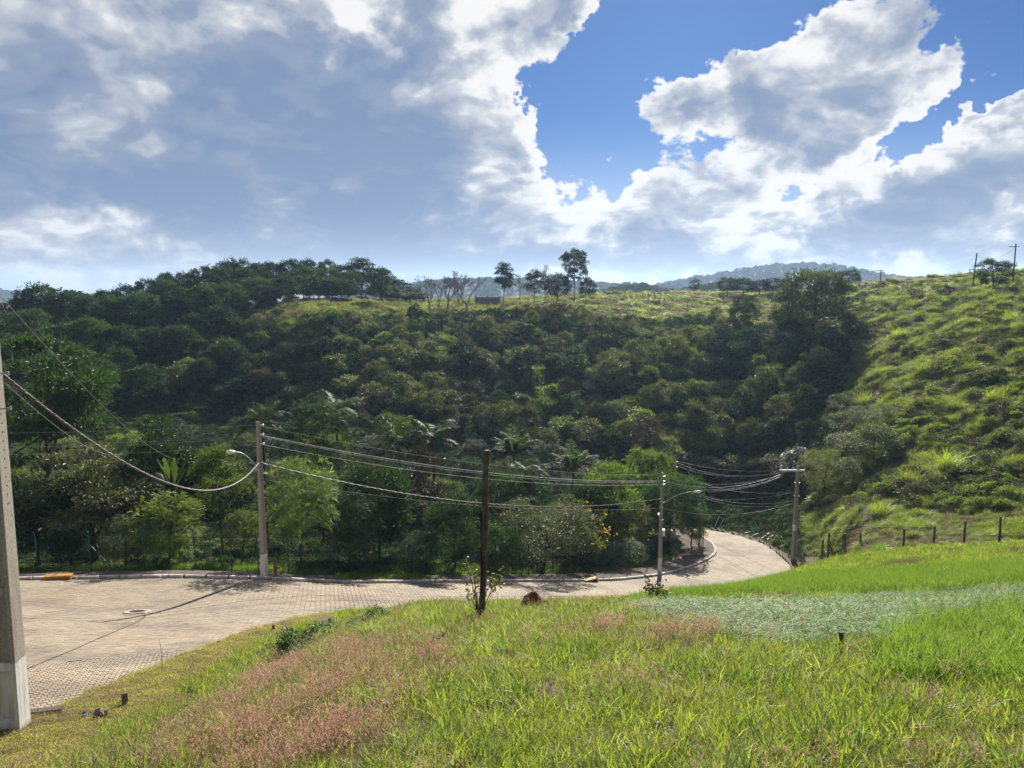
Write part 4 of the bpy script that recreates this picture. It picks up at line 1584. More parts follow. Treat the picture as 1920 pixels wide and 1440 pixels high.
for i in range(5):
    K['forest%d' % i] = kind_tree('forest', 'lf_dark', 91 + i, 5.0, 2.8, 3.2, 4.6, 60, 5200, 0.36, 0.15, nl=7, zfork=0.45, low=-0.9, rcl=0.34, lw=0.55, flat=1.0, hollow=0.7)
for nm in ('broad', 'fine', 'fern', 'layer', 'hill', 'forest', 'euc'):
    pass


def bare_tree(seed, h, depth=6, r0=0.17, spread=0.6):
    r = random.Random(seed)
    m = MB()

    def grow(p, d, L, rad, k):
        q = p + d * L
        mid = p + d * L * 0.5 + Vector((r.uniform(-1, 1), r.uniform(-1, 1), 0)) * L * 0.06
        m.tube([p, mid, q], [rad, rad * 0.85, rad * 0.68], 5 if k > 2 else 3, False)
        if k == 0:
            return
        for _ in range(r.choice((2, 3)) if k > 1 else 3):
            ax = Vector((r.uniform(-1, 1), r.uniform(-1, 1), r.uniform(-.3, .5)))
            nd = (d + ax * spread * r.uniform(0.7, 1.3) + Vector((0, 0, 0.10))).normalized()
            grow(q, nd, L * r.uniform(0.62, 0.85), max(rad * 0.62, 0.022), k - 1)
    grow(Vector((0, 0, -0.3)), Vector((0.05, 0.0, 1)).normalized(), h * 0.29, r0, depth)
    return m


K['bare'] = []
for i in range(3):
    m = bare_tree(5 + i, 6.5)
    me = bpy.data.meshes.new('bare_limbs')
    me.from_pydata(m.v, [], m.f)
    me.materials.append(M['bark_pale'])
    K['bare'].append(me)


def frond_palm(seed, nfr, L, trunk_h, leaf='lf_palm', drp=1.0, lw=0.055, trunk_r=0.10):
    """pinnate palm: arching ribs with hanging leaflets"""
    r = np.random.default_rng(seed)
    Cs, Ds, Ns, Ls, Ws = [], [], [], [], []
    ribs = MB()
    for k in range(nfr):
        az = 2 * math.pi * k / nfr * 2.4 + r.uniform(-.3, .3)
        e0 = r.uniform(0.15, 1.35)
        l = L * r.uniform(0.8, 1.1)
        p = np.array([0, 0, trunk_h])
        d = np.array([math.cos(az) * math.cos(e0), math.sin(az) * math.cos(e0), math.sin(e0)])
        pts = [Vector(p)]
        n = 22
        side = np.array([-math.sin(az), math.cos(az), 0])
        for i in range(n):
            t = (i + 1) / n
            d = d + np.array([0, 0, -0.075 * drp * (0.5 + t)])
            d /= np.linalg.norm(d)
            p = p + d * l / n
            pts.append(Vector(p))
            if i > 2:
                ll = L * 0.36 * math.sin(math.pi * (0.12 + 0.85 * t)) ** 0.7
                for sg in (-1, 1):
                    for j in (0, 0.5):
                        Cs.append(p - d * l / n * j)
                        Ds.append(side * sg * 0.8 + d * 0.55 + np.array([0, 0, -0.55 * drp]) + r.normal(0, .08, 3))
                        Ns.append(np.cross(side * sg, d) * sg + r.normal(0, .2, 3))
                        Ls.append(ll * r.uniform(.85, 1.1))
                        Ws.append(lw * L / 2.5)
        ribs.tube(pts[::3] + [pts[-1]], [0.022 * (1 - 0.8 * q) for q in np.linspace(0, 1, len(pts[::3]) + 1)], 4, False)
    V, F = leaves_mesh(np.array(Cs), np.array(Ds), np.array(Ns), np.array(Ls), np.array(Ws))
    nv = len(V)
    rv = np.array([tuple(v) for v in ribs.v])
    rf = np.array(ribs.f) + nv
    cm = mesh_np('palm_fronds', np.r_[V, rv], np.r_[F, rf], M[leaf])
    tb = MB().tube([(0, 0, -0.4), (0.05, 0, trunk_h * 0.5), (0, 0, trunk_h)], [trunk_r * 1.3, trunk_r, trunk_r * 0.9], 8)
    me = bpy.data.meshes.new('palm_trunk')
    me.from_pydata(tb.v, [], tb.f)
    me.materials.append(M['bark'])
    return cm, me


K['palm0'] = frond_palm(3, 20, 2.6, 4.0)
K['palm1'] = frond_palm(4, 16, 2.4, 3.4, drp=0.8)
K['palm2'] = frond_palm(5, 13, 2.5, 3.6, drp=0.55, lw=0.08)


def banana(seed, n, L):
    r = np.random.default_rng(seed)
    V, F = [], []
    for k in range(n):
        az = 2.4 * k + r.uniform(-.3, .3)
        e = r.uniform(0.7, 1.35)
        p = np.array([0, 0, 1.2])
        d = np.array([math.cos(az) * math.cos(e), math.sin(az) * math.cos(e), math.sin(e)])
        s = np.array([-math.sin(az), math.cos(az), 0])
        base = len(V)
        nn = 9
        for i in range(nn + 1):
            t = i / nn
            w = 0.26 * L * (math.sin(math.pi * min(1, 0.05 + t * 0.95)) ** 0.6) if i < nn else 0.01
            up = np.cross(s, d)
            for q in (-1, 0, 1):
                V.append(p + s * q * w * 0.5 + up * (-abs(q)) * w * -0.12 + (r.normal(0, .012, 3) if q else 0))
            d = d + np.array([0, 0, -0.12 * (0.3 + t)])
            d /= np.linalg.norm(d)
            p = p + d * L / nn
        for i in range(nn):
            for q in (0, 1):
                a = base + i * 3 + q
                F.append((a, a + 1, a + 4, a + 3))
    cm = mesh_np('banana_leaves', V, F, M['lf_fresh'], True)
    tb = MB().tube([(0, 0, -0.3), (0, 0, 1.35)], [0.12, 0.07], 8)
    me = bpy.data.meshes.new('banana_stem')
    me.from_pydata(tb.v, [], tb.f)
    me.materials.append(M['lf_olive'])
    return cm, me


K['banana'] = banana(8, 8, 2.0)


def grass_blades(seed, nb, h, rad, w, lean, droop=0.35, seg=3, hvar=0.45):
    """tuft of curved tapering blades; V, F"""
    r = np.random.default_rng(seed)
    az = r.uniform(0, 2 * np.pi, nb)
    br = rad * np.sqrt(r.uniform(0, 1, nb))
    ba = r.uniform(0, 2 * np.pi, nb)
    base = np.c_[br * np.cos(ba), br * np.sin(ba), np.full(nb, -0.03)]
    hh = h * r.uniform(1 - hvar, 1 + hvar * 0.6, nb)
    le = lean * r.uniform(0.2, 1.5, nb)
    d = np.c_[np.cos(az), np.sin(az), np.zeros(nb)]
    tw = r.uniform(0, np.pi, nb)
    s = np.c_[np.cos(tw), np.sin(tw), np.zeros(nb)]
    V = np.empty((nb, (seg + 1) * 2, 3))
    for i in range(seg + 1):
        t = i / seg
        c = base + d * (le * hh * t * t)[:, None] + np.c_[np.zeros((nb, 2)), hh * (t - droop * le * t * t)]
        ww = (w * r.uniform(0.7, 1.3, nb) * (1 - t ** 1.6 * 0.93) * 0.5)[:, None]
        V[:, 2 * i] = c - s * ww
        V[:, 2 * i + 1] = c + s * ww
    f = np.array([(2 * i, 2 * i + 1, 2 * i + 3, 2 * i + 2) for i in range(seg)])
    F = (f[None] + (np.arange(nb) * (seg + 1) * 2)[:, None, None]).reshape(-1, 4)
    return V.reshape(-1, 3), F


def join_vf(lst):
    Vs, Fs, n = [], [], 0
    for V, F in lst:
        Vs.append(V)
        Fs.append(F + n)
        n += len(V)
    return np.concatenate(Vs), np.concatenate(Fs)


def mesh_multi(name, parts_):
    """parts_: list of (V, F, material)"""
    V, F = join_vf([(v, f) for v, f, _ in parts_])
    me = mesh_np(name, V, F)
    mats = []
    mi = []
    for v, f, mt in parts_:
        if mt not in mats:
            mats.append(mt)
        mi += [mats.index(mt)] * len(f)
    for mt in mats:
        me.materials.append(M[mt])
    me.polygons.foreach_set('material_index', np.array(mi, dtype=np.int32))
    me.update()
    return me


def pink_heads(seed, n, h, rad, sz):
    r = np.random.default_rng(seed)
    Vs = []
    st = grass_blades(seed + 1, n, h, rad, 0.004, 0.35, 0.2, 3, 0.25)
    tips = st[0].reshape(n, -1, 3)[:, -1]
    m = 9
    C = np.repeat(tips, m, 0)
    off = r.normal(0, 1, (n * m, 3)) * np.array([sz * .28, sz * .28, sz * .55])
    D = rdir(n * m, r)
    D[:, 2] = np.abs(D[:, 2]) + .3
    L = sz * r.uniform(.25, .5, n * m)
    hd = leaves_mesh(C + off, D, rdir(n * m, r), L, L * 0.22)
    return st, hd


def flat_blades(seed, n, rad, L, w):
    """cut blades lying flat in swathes"""
    r = np.random.default_rng(seed)
    C = np.c_[r.uniform(-rad, rad, (n, 2)), r.uniform(0.0, 0.10, n)]
    az = r.normal(0, 0.7, n) + (r.uniform(0, 1, n) < 0.3) * np.pi
    D = np.c_[np.cos(az), np.sin(az), r.normal(0.03, .2, n)]
    N = np.c_[r.normal(0, .35, (n, 2)), np.ones(n)]
    return leaves_mesh(C, D, N, L * r.uniform(.5, 1.3, n), w * r.uniform(.7, 1.3, n))


def source(name, me):
    return bpy.data.objects.new(name, me)      # never linked: only feeds the scatter


def scatter(name, pts, rot, scl, ids, sources, label=None, group=None):
    """one stuff object: a cloud of points, each carrying a tuft"""
    pts = np.asarray(pts, np.float32)
    n = len(pts)
    me = bpy.data.meshes.new(name)
    me.vertices.add(n)
    me.vertices.foreach_set('co', pts.ravel())
    a = me.attributes.new('rot', 'FLOAT_VECTOR', 'POINT')
    a.data.foreach_set('vector', np.asarray(rot, np.float32).ravel())
    scl = np.asarray(scl, np.float32)
    if scl.ndim == 1:
        scl = np.repeat(scl[:, None], 3, 1)
    a = me.attributes.new('scl', 'FLOAT_VECTOR', 'POINT')
    a.data.foreach_set('vector', scl.ravel())
    a = me.attributes.new('pick', 'INT', 'POINT')
    a.data.foreach_set('value', np.asarray(ids, np.int32))
    o = link(bpy.data.objects.new(name, me))
    ng = bpy.data.node_groups.new(name + '_scatter', 'GeometryNodeTree')
    ng.interface.new_socket('Geometry', in_out='INPUT', socket_type='NodeSocketGeometry')
    ng.interface.new_socket('Geometry', in_out='OUTPUT', socket_type='NodeSocketGeometry')
    N = ng.nodes.new
    gi, go = N('NodeGroupInput'), N('NodeGroupOutput')
    mp = N('GeometryNodeMeshToPoints')
    ip = N('GeometryNodeInstanceOnPoints')
    jn = N('GeometryNodeGeometryToInstance')
    for s in reversed(sources):
        oi = N('GeometryNodeObjectInfo')
        oi.inputs['Object'].default_value = s
        ng.links.new(oi.outputs['Geometry'], jn.inputs[0])

    def attr(nm, dt):
        q = N('GeometryNodeInputNamedAttribute')
        q.data_type = dt
        q.inputs['Name'].default_value = nm
        return q.outputs['Attribute']
    ng.links.new(gi.outputs[0], mp.inputs[0])
    ng.links.new(mp.outputs[0], ip.inputs['Points'])
    ng.links.new(jn.outputs[0], ip.inputs['Instance'])
    ip.inputs['Pick Instance'].default_value = True
    ng.links.new(attr('pick', 'INT'), ip.inputs['Instance Index'])
    ng.links.new(attr('rot', 'FLOAT_VECTOR'), ip.inputs['Rotation'])
    ng.links.new(attr('scl', 'FLOAT_VECTOR'), ip.inputs['Scale'])
    ng.links.new(ip.outputs[0], go.inputs[0])
    md = o.modifiers.new('scatter', 'NODES')
    md.node_group = ng
    o['kind'] = 'stuff'
    if label:
        o['label'] = label
    return o


# ------------------------------------------------------------------ grass tufts
def tuft(name, seed, nb, h, rad, w, lean, mat, droop=0.35, seg=3, dry=0.0):
    ps = [(*grass_blades(seed, nb, h, rad, w, lean, droop, seg), mat)]
    if dry:
        ps.append((*grass_blades(seed + 50, max(2, int(nb * dry)), h * 0.8, rad * 1.1, w * 0.8, lean * 1.6, droop, 2), 'gr_dry'))
    return source(name, mesh_multi(name, ps))


S_main = [tuft('tuft', 100 + i, 28, 0.115, 0.11, 0.008, 0.8, 'gr_main', dry=0.35) for i in range(4)]
S_main += [tuft('tuft', 110 + i, 26, 0.165, 0.10, 0.011, 0.8, 'gr_main', dry=0.25) for i in range(3)]
S_main += [tuft('tuft', 120 + i, 26, 0.19, 0.12, 0.012, 0.8, 'gr_green', dry=0.2) for i in range(2)]
S_main += [tuft('tuft', 130 + i, 30, 0.09, 0.13, 0.006, 1.3, 'gr_dry') for i in range(2)]
S_main += [tuft('tuft', 134 + i, 34, 0.08, 0.16, 0.006, 1.5, 'gr_haydry') for i in range(2)]           # 11, 12
S_far = [tuft('tuft', 140 + i, 60, 0.24, 0.30, 0.022, 0.6, ('gr_main', 'gr_main', 'gr_green', 'gr_haydry')[i], dry=0.15) for i in range(4)]
S_tall = [tuft('tuft', 150 + i, 46, 0.34, 0.24, 0.014, 0.5, 'gr_green', dry=0.04) for i in range(3)]
S_lawn = [tuft('tuft', 160 + i, 90, 0.045, 0.22, 0.008, 0.9, ('gr_lawn', 'gr_lawn', 'gr_dry')[i], dry=0.25) for i in range(3)]
S_pink = []
for i in range(3):
    st_v, hd_v = pink_heads(170 + i, 9, 0.25, 0.16, 0.075)
    S_pink.append(source('pink', mesh_multi('pink', [(*st_v, 'gr_haydry'), (*hd_v, 'gr_pink')])))
S_cut = [source('cut', mesh_multi('cut', [(*flat_blades(180 + i, 150, 0.36, 0.18, 0.010), 'gr_cut'), (*flat_blades(190 + i, 10, 0.35, 0.2, 0.010), 'gr_haydry'),
                                           (*grass_blades(195 + i, 26, 0.11, 0.38, 0.009, 1.2), 'gr_green')])) for i in range(4)]
S_hill = [tuft('hill', 200 + i, 120, (0.8, 0.6, 1.0, 0.7, 0.45)[i], 0.50, 0.030, 0.9, ('gr_hill', 'gr_hill', 'gr_clump', 'gr_haydry', 'gr_haydry')[i], 0.5, dry=0.15) for i in range(5)]


def shrub_src(name, seed, leaf, R_, n, ll, stem=True):
    V, F, cc = crown(seed, R_, R_ * 0.75, R_ * 0.55, 14, n, ll, low=-0.2, rcl=0.45, lw=0.5)
    return source(name, mesh_np(name, V, F, M[leaf]))


S_shrub = [shrub_src('shrub', 300, 'lf_olive', 0.9, 420, 0.20), shrub_src('shrub', 301, 'lf_dark', 1.0, 420, 0.22), shrub_src('shrub', 302, 'lf_fresh', 0.8, 420, 0.19),
           shrub_src('shrub', 303, 'lf_brown', 0.9, 380, 0.18), shrub_src('shrub', 304, 'lf_silver', 0.7, 260, 0.16)]

Z_VERGE = np.array([(-260, 1500), (-200, 1380), (56, 1352), (155, 1309), (270, 1266), (345, 1233), (450, 1194), (560, 1160), (600, 1148), (622, 1146), (585, 1162), (480, 1207), (300, 1316),
                    (105, 1448), (20, 1560)])
Z_PINK = [np.array(p) for p in ([(540, 1212), (640, 1190), (760, 1180), (880, 1205), (860, 1260), (800, 1330), (760, 1420), (700, 1520), (200, 1520), (350, 1350), (450, 1270)],
                                [(1000, 1205), (1080, 1172), (1200, 1176), (1370, 1182), (1400, 1212), (1250, 1226), (1100, 1222)],
                                [(1600, 1270), (1680, 1250), (1800, 1275), (1760, 1300)])]
Z_CUT = np.array([(1190, 1146), (1260, 1134), (1320, 1122), (1520, 1116), (1640, 1117), (1780, 1108), (1980, 1098), (1980, 1150), (1860, 1152), (1760, 1172), (1660, 1206), (1520, 1226),
                  (1400, 1196), (1260, 1166)])
Z_TALL = [np.array([(1205, 1142), (1250, 1124), (1400, 1100), (1500, 1086), (1980, 1062), (1980, 1098), (1780, 1110), (1640, 1119), (1520, 1118), (1320, 1125), (1250, 1138)]),
          np.array([(1640, 1240), (1700, 1196), (1800, 1168), (1980, 1136), (1980, 1300), (1780, 1282), (1690, 1290)])]
Z_FIELD = np.array([(1490, 1090), (1520, 1060), (1535, 1046), (1700, 1030), (1980, 1012), (1980, 1066), (1500, 1088)])


def lot_points(n, y0, y1, power, seed):
    """random ground points inside the view wedge; power shapes the density with distance"""
    r = np.random.default_rng(seed)
    y = (y0 ** power + (y1 ** power - y0 ** power) * r.uniform(0, 1, n)) ** (1 / power)
    x = r.uniform(-0.84, 0.84, n) * y
    z = T(x, y)
    px, py = proj(x, y, z)
    sd = poly_dist(road_poly, x, y)
    ins = in_poly(road_poly, x, y)
    return x, y, z, px, py, np.where(ins, -sd, sd), r


def lay(name, x, y, z, s, ids, src, label, r, tilt=0.12, heading=None):
    n = len(x)
    gx_ = (T(x + 0.3, y) - T(x - 0.3, y)) / 0.6
    gy_ = (T(x, y + 0.3) - T(x, y - 0.3)) / 0.6
    hz = r.uniform(0, 6.283, n) if heading is None else heading
    rot = np.c_[r.normal(0, tilt, n) + 0.4 * gy_, r.normal(0, tilt, n) - 0.4 * gx_, hz]
    return scatter(name, np.c_[x, y, z], rot, s, ids, src, label)


# meadow in front: dense close to the camera
x, y, z, px, py, sd, r = lot_points(136000, 2.2, 24, 1.15, 21)
verge = in_poly(Z_VERGE, px, py)
cut = in_poly(Z_CUT, px, py)
tall = in_poly(Z_TALL[0], px, py) | (in_poly(Z_TALL[1], px, py) & (r.uniform(0, 1, len(x)) < 0.3))
field = in_poly(Z_FIELD, px, py)
pink = np.zeros(len(x), bool)
for zp in Z_PINK:
    pink |= in_poly(zp, px, py)
edge_in = np.zeros(len(x))
for zp in Z_PINK:
    edge_in = np.maximum(edge_in, np.where(in_poly(zp, px, py), sstep(0, 45 if zp is Z_PINK[0] else 14, poly_dist(zp, px, py)), 0.12 * (1 - sstep(0, 90, poly_dist(zp, px, py)))))
pn_ = vnoise(x, y, 1.9, 41) + 0.6 * vnoise(x, y, 0.7, 42)
left_of = (px < np.interp(py, [1140, 1165, 1207, 1316, 1448, 1600], [640, 585, 480, 300, 105, -60]))
far_side = (y > 19) & (px < 700)
behind = (z > -1.6 - 0.2 * y) & False
patch = 0.7 * vnoise(x, y, 2.4, 31) + 0.7 * vnoise(x, y, 0.6, 32)
lush = 0.6 * vnoise(x, y, 2.6, 33) + 0.7 * vnoise(x, y, 0.55, 34) + r.normal(0, .25, len(x))
cut = cut & (r.uniform(0, 1, len(x)) < 0.62 + 0.5 * vnoise(x, y, 1.4, 67))
ok = ~verge & ~cut & ~tall & ~field & ~left_of & (sd > 0.6) & (r.uniform(0, 1, len(x)) < 0.74 + 0.38 * patch)
u = r.uniform(0, 1, len(x))
ids = np.where(u < 0.42, r.integers(0, 4, len(x)), np.where(u < 0.75, r.integers(4, 7, len(x)), np.where(u < 0.86, r.integers(11, 13, len(x)), r.integers(9, 11, len(x)))))
rightbias = sstep(700, 1500, px) * 0.18
ids = np.where((lush + rightbias > 0.38) & (u < 0.65), r.integers(4, 9, len(x)), ids)
ids = np.where((r.uniform(0, 1, len(x)) < 0.55 * edge_in), r.choice([9, 9, 10, 10, 11, 12], len(x)), ids)
ids = np.where((patch < -0.12) & (u > 0.35), r.integers(9, 13, len(x)), ids)
s = r.uniform(0.7, 1.25, len(x)) * (1 + 0.03 * np.clip(y - 6, 0, 14))
s *= np.where(lush > 0.4, 1.2, 0.92)
lay('meadow_grass', x[ok], y[ok], z[ok], s[ok], ids[ok], S_main, 'yellow green meadow grass with dry blades on the slope in front', r)
pk = ~verge & ~cut & ~tall & ~left_of & (sd > 0.5) & (r.uniform(0, 1, len(x)) < 0.16 * sstep(-0.35, 0.8, pn_) * edge_in + 0.008 * (pn_ > 0.2))
lay('pink_grass', x[pk], y[pk], z[pk], r.uniform(0.75, 1.2, pk.sum()), r.integers(0, 3, pk.sum()), S_pink, 'pinkish red seed heads of molasses grass in drifts over the meadow', r)

# mown verge along the pavers
x, y, z, px, py, sd, r = lot_points(60000, 5, 30, 1.4, 22)
vg = (in_poly(Z_VERGE, px, py) | ((sd > -0.08) & (sd < 0.5) & (px < 640) & (y < 30) & (poly_dist(near_line, x, y, False) < 0.7))) & (sd > -0.06) & (px > -80)
ids = np.where(vnoise(x, y, 2.0, 50) + r.normal(0, .4, len(x)) > 0.35, 2, r.integers(0, 2, len(x)))
lay('verge_lawn', x[vg], y[vg], z[vg], r.uniform(0.8, 1.3, vg.sum()), ids[vg], S_lawn, 'short mown yellowish lawn strip beside the pavers', r, 0.05)

# tall uncut grass, cut hay and the field behind
x, y, z, px, py, sd, r = lot_points(190000, 5, 50, 1.5, 23)
jx, jy = px + r.normal(0, 24, len(x)), py + r.normal(0, 7, len(x))
z2 = in_poly(Z_TALL[1], jx + 40 * vnoise(x, y, 1.6, 61), jy + 14 * vnoise(x, y, 1.1, 62))
tl = (in_poly(Z_TALL[0], jx, py + r.normal(0, 3, len(x))) | z2) & (sd > 0.5) & (z < -1.6 - 0.2 * y)
fr = r.uniform(0, 1, len(x)) < np.where(z2, 0.22 + 0.12 * vnoise(x, y, 0.8, 63), 0.8)
lay('tall_green_grass', x[tl & fr], y[tl & fr], z[tl & fr], r.uniform(0.75, 1.2, (tl & fr).sum()) * np.where(y[tl & fr] > 21, 1.25, 0.95),
    r.integers(0, 3, (tl & fr).sum()), S_tall, 'lush bright green uncut grass bands right of the road', r, 0.1)
ct = in_poly(Z_CUT, px + r.normal(0, 30, len(x)) + 40 * vnoise(x, y, 2.5, 64), py + r.normal(0, 7, len(x)) + 8 * vnoise(x, y, 1.8, 65)) & (r.uniform(0, 1, len(x)) < 0.42 + 0.35 * vnoise(x, y, 1.1, 66))
lay('cut_hay', x[ct], y[ct], z[ct], r.uniform(0.6, 1.1, ct.sum()), r.integers(0, 4, ct.sum()), S_cut, 'silvery green freshly cut grass lying flat in swathes', r, 0.08,
    r.normal(0.35, 0.5, ct.sum()) + 0.8 * vnoise(x[ct], y[ct], 4, 60))
x, y, z, px, py, sd, r = lot_points(60000, 18, 62, 1.6, 24)
fd = (in_poly(Z_FIELD, px, py) | ((y > 20) & (px > 640) & (px < 1560) & (sd > 0.7) & (y < 46) & (z > -1.6 - 0.47 * y) & ~in_poly(Z_TALL[0], px, py))) & (sd > 0.6)
ids = np.where(vnoise(x, y, 5, 70) > 0.45, 3, r.integers(0, 3, len(x)))
lay('field_grass', x[fd], y[fd], z[fd], r.uniform(0.7, 1.2, fd.sum()), ids[fd], S_far, 'yellow green grass of the flat field below the old fence', r)

# grassy hillside on the right and the open patches of the ridge
Z_HILL = np.array([(1545, 1044), (1700, 1028), (2050, 1000), (2400, 1000), (2400, 380), (2050, 400), (1800, 520), (1600, 535), (1560, 560), (1590, 640), (1560, 700), (1600, 800), (1565, 900), (1512, 960), (1500, 1040)])
r = np.random.default_rng(80)
qx = r.uniform(1480, 2300, 56000)
qy = 450 + 600 * r.uniform(0, 1, 56000)
h = hit(qx, qy)
g = ~np.isnan(h[:, 0]) & (h[:, 1] > 40) & (h[:, 1] < 220)
h, qx, qy = h[g], qx[g], qy[g]
inh = in_poly(Z_HILL, qx, qy)
rim = (qx > 1300) & (qy < 560)
w = r.uniform(0, 1, len(h))
n1 = vnoise(h[:, 0], h[:, 1], 9, 81) + 0.6 * vnoise(h[:, 0], h[:, 1], 3.5, 82)
keep = (inh & (w < 0.75)) | (rim & (w < 0.5))
ids = np.where(n1 > 0.25, r.choice([0, 1, 2], len(h)), np.where(n1 < -0.35, r.choice([3, 4, 4], len(h)), r.choice([0, 1, 1, 3], len(h))))
s = r.uniform(0.45, 0.95, len(h)) * np.where(n1 > 0.25, 1.15, 0.8) * np.clip(h[:, 1] / 75, 0.55, 1.25)
lay('hill_grass', h[keep, 0], h[keep, 1], h[keep, 2], s[keep], ids[keep], S_hill, 'rank grass covering the steep hillside on the right', r, 0.12)
keep = inh & (r.uniform(0, 1, len(h)) < 0.03 + 0.12 * (n1 < -0.2)) & (qy < 960)
lay('hill_scrub', h[keep, 0], h[keep, 1], h[keep, 2], r.uniform(0.35, 0.9, keep.sum()), r.choice([0, 2, 2, 3, 4, 0, 2], keep.sum()), S_shrub,
    'low scrub mixed into the grass of the right hillside', r)

# ridge grass: open plateau along the skyline
Z_RIDGE = [np.array([(440, 620), (520, 575), (600, 552), (700, 562), (790, 560), (960, 560), (1110, 540), (1320, 525), (1600, 520), (1560, 590), (1460, 620), (1300, 600), (1150, 620), (1000, 590), (800, 590), (700, 600), (560, 620)])]
qx = r.uniform(430, 1620, 26000)
qy = r.uniform(520, 640, 26000)
h = hit(qx, qy)
g = ~np.isnan(h[:, 0]) & (h[:, 1] > 120) & in_poly(Z_RIDGE[0], qx, qy)
h = h[g]
n1 = vnoise(h[:, 0], h[:, 1], 16, 91)
ids = np.where(n1 > 0.1, r.choice([0, 1, 2], len(h)), r.choice([0, 3, 4], len(h)))
lay('ridge_grass', h[:, 0], h[:, 1], h[:, 2], r.uniform(0.5, 1.1, len(h)), ids, S_hill, 'long sunlit grass along the hill ridge', r)
pr = ((h[:, 1] > 150) & (vnoise(h[:, 0], h[:, 1], 9, 92) > 0.25) & (r.uniform(0, 1, len(h)) < 0.3))
lay('pink_grass', h[pr, 0], h[pr, 1], h[pr, 2] + 0.2, r.uniform(2.2, 3.4, pr.sum()), r.integers(0, 3, pr.sum()), S_pink, 'pinkish seed heads along the far ridge', r)

# shrubs on the steep bank outside the bend
Z_BANK = 1
kb = r.integers(0, len(redge) - 1, 1100)
tb_ = r.uniform(0, 1, 1100)
ra = np.array([tuple(p) for p in redge])
bp0 = ra[kb] + (ra[kb + 1] - ra[kb]) * tb_[:, None]
bdir = ra[kb + 1] - ra[kb]
bn = np.c_[bdir[:, 1], -bdir[:, 0]] / (np.hypot(bdir[:, 0], bdir[:, 1])[:, None] + 1e-9)
bo = r.uniform(0.5, 6.5, 1100)
bx_, by2 = bp0[:, 0] + bn[:, 0] * bo, bp0[:, 1] + bn[:, 1] * bo
bpx, bpy_ = proj(bx_, by2, T(bx_, by2))
mk_ = (bpx < 1508) & ~in_poly(road_poly, bx_, by2) & (poly_dist(road_poly, bx_, by2) > 0.55)
bx_, by2, bo = bx_[mk_], by2[mk_], bo[mk_]
lay('bank_scrub', bx_, by2, T(bx_, by2), np.clip(r.uniform(0.02, 0.14, len(bx_)) + 0.11 * bo, 0.1, 0.6), r.choice([0, 1, 1, 1, 3], len(bx_)), S_shrub, 'low dark scrub on the cut bank outside the road bend', r, 0.2)

# undergrowth of the wooded slopes
Z_WOOD = np.array([(-400, 560), (60, 560), (300, 500), (500, 500), (700, 530), (780, 560), (1000, 570), (1200, 580), (1400, 590), (1560, 600), (1600, 700), (1560, 800), (1570, 900), (1508, 985), (1495, 1046),
                   (1380, 985), (1300, 1000), (1330, 1040), (1230, 1070), (900, 1085), (500, 1078), (-400, 1088)])
qx = r.uniform(-380, 1640, 35000)
qy = r.uniform(490, 1090, 35000)
h = hit(qx, qy, 38)
sd = poly_dist(road_poly, np.nan_to_num(h[:, 0]), np.nan_to_num(h[:, 1]))
ins = in_poly(road_poly, np.nan_to_num(h[:, 0]), np.nan_to_num(h[:, 1]))
g = ~np.isnan(h[:, 0]) & in_poly(Z_WOOD, qx, qy) & ~in_poly(Z_RIDGE[0], qx, qy) & (sd > np.where(qx > 1345, 0.9, 3.0)) & ~ins & (h[:, 1] < 230)
h, qx, qy = h[g], qx[g], qy[g]
n1 = vnoise(h[:, 0], h[:, 1], 12, 95)
brown = sstep(690, 600, qy) * sstep(650, 800, qx)
ids = np.where(r.uniform(0, 1, len(h)) < 0.06 + 0.18 * brown, 3, r.choice([0, 1, 1, 1, 2], len(h)))
ids = np.where(r.uniform(0, 1, len(h)) < 0.015, 4, ids)
lay('undergrowth', h[:, 0], h[:, 1], h[:, 2], r.uniform(0.5, 1.0, len(h)) * np.clip(h[:, 1] / 110, 0.6, 1.1), ids, S_shrub, 'tangled undergrowth filling the wooded slopes', r, 0.15)
# ground-hugging grass behind the fence and on the bank of the bend
xs, ys = [], []
for i in range(9000):
    px_ = r.uniform(-60, 1320)
    xs.append(px_)
px_ = np.array(xs)
base_pts = np.array([side_point(p, 2.6)[:] for p in np.linspace(-60, 1300, 140)])
k = r.integers(0, 140, 9000)
dd = r.exponential(1.6, 9000)
gx_ = base_pts[k, 0] + r.normal(0, .5, 9000)
gy_ = base_pts[k, 1] + dd + 0.25
sdv = poly_dist(road_poly, gx_, gy_)
m_ = (sdv > 2.35) & ~in_poly(road_poly, gx_, gy_)
gx_, gy_ = gx_[m_], gy_[m_]
kk = vnoise(gx_, gy_, 6, 97)
m_ = (r.uniform(0, 1, len(gx_)) < 0.45 + 0.5 * kk)
gx_, gy_ = gx_[m_], gy_[m_]
lay('fence_grass', gx_, gy_, T(gx_, gy_), r.uniform(0.6, 1.5, len(gx_)), r.integers(0, 3, len(gx_)), S_tall, 'lush grass growing along the back of the wire fence', r, 0.15)

# ------------------------------------------------------------------ trees and other plants, one thing each
def size_of(me):
    co = np.empty(len(me.vertices) * 3, np.float32)
    me.vertices.foreach_get('co', co)
    co = co.reshape(-1, 3)
    return float(np.percentile(co[:, 2], 99.5)), float(np.percentile(np.hypot(co[:, 0], co[:, 1]), 97))


DIM = {k: size_of(v[0]) for k, v in K.items() if k != 'bare'}
TRUNK_H = {k: max(v_.co[2] for v_ in K[k][1].vertices) for k in DIM}
for k in TRUNK_H:
    if k.startswith('palm'):
        TRUNK_H[k] = {'palm0': 4.0, 'palm1': 3.4, 'palm2': 3.6}[k]
TINTS = {}


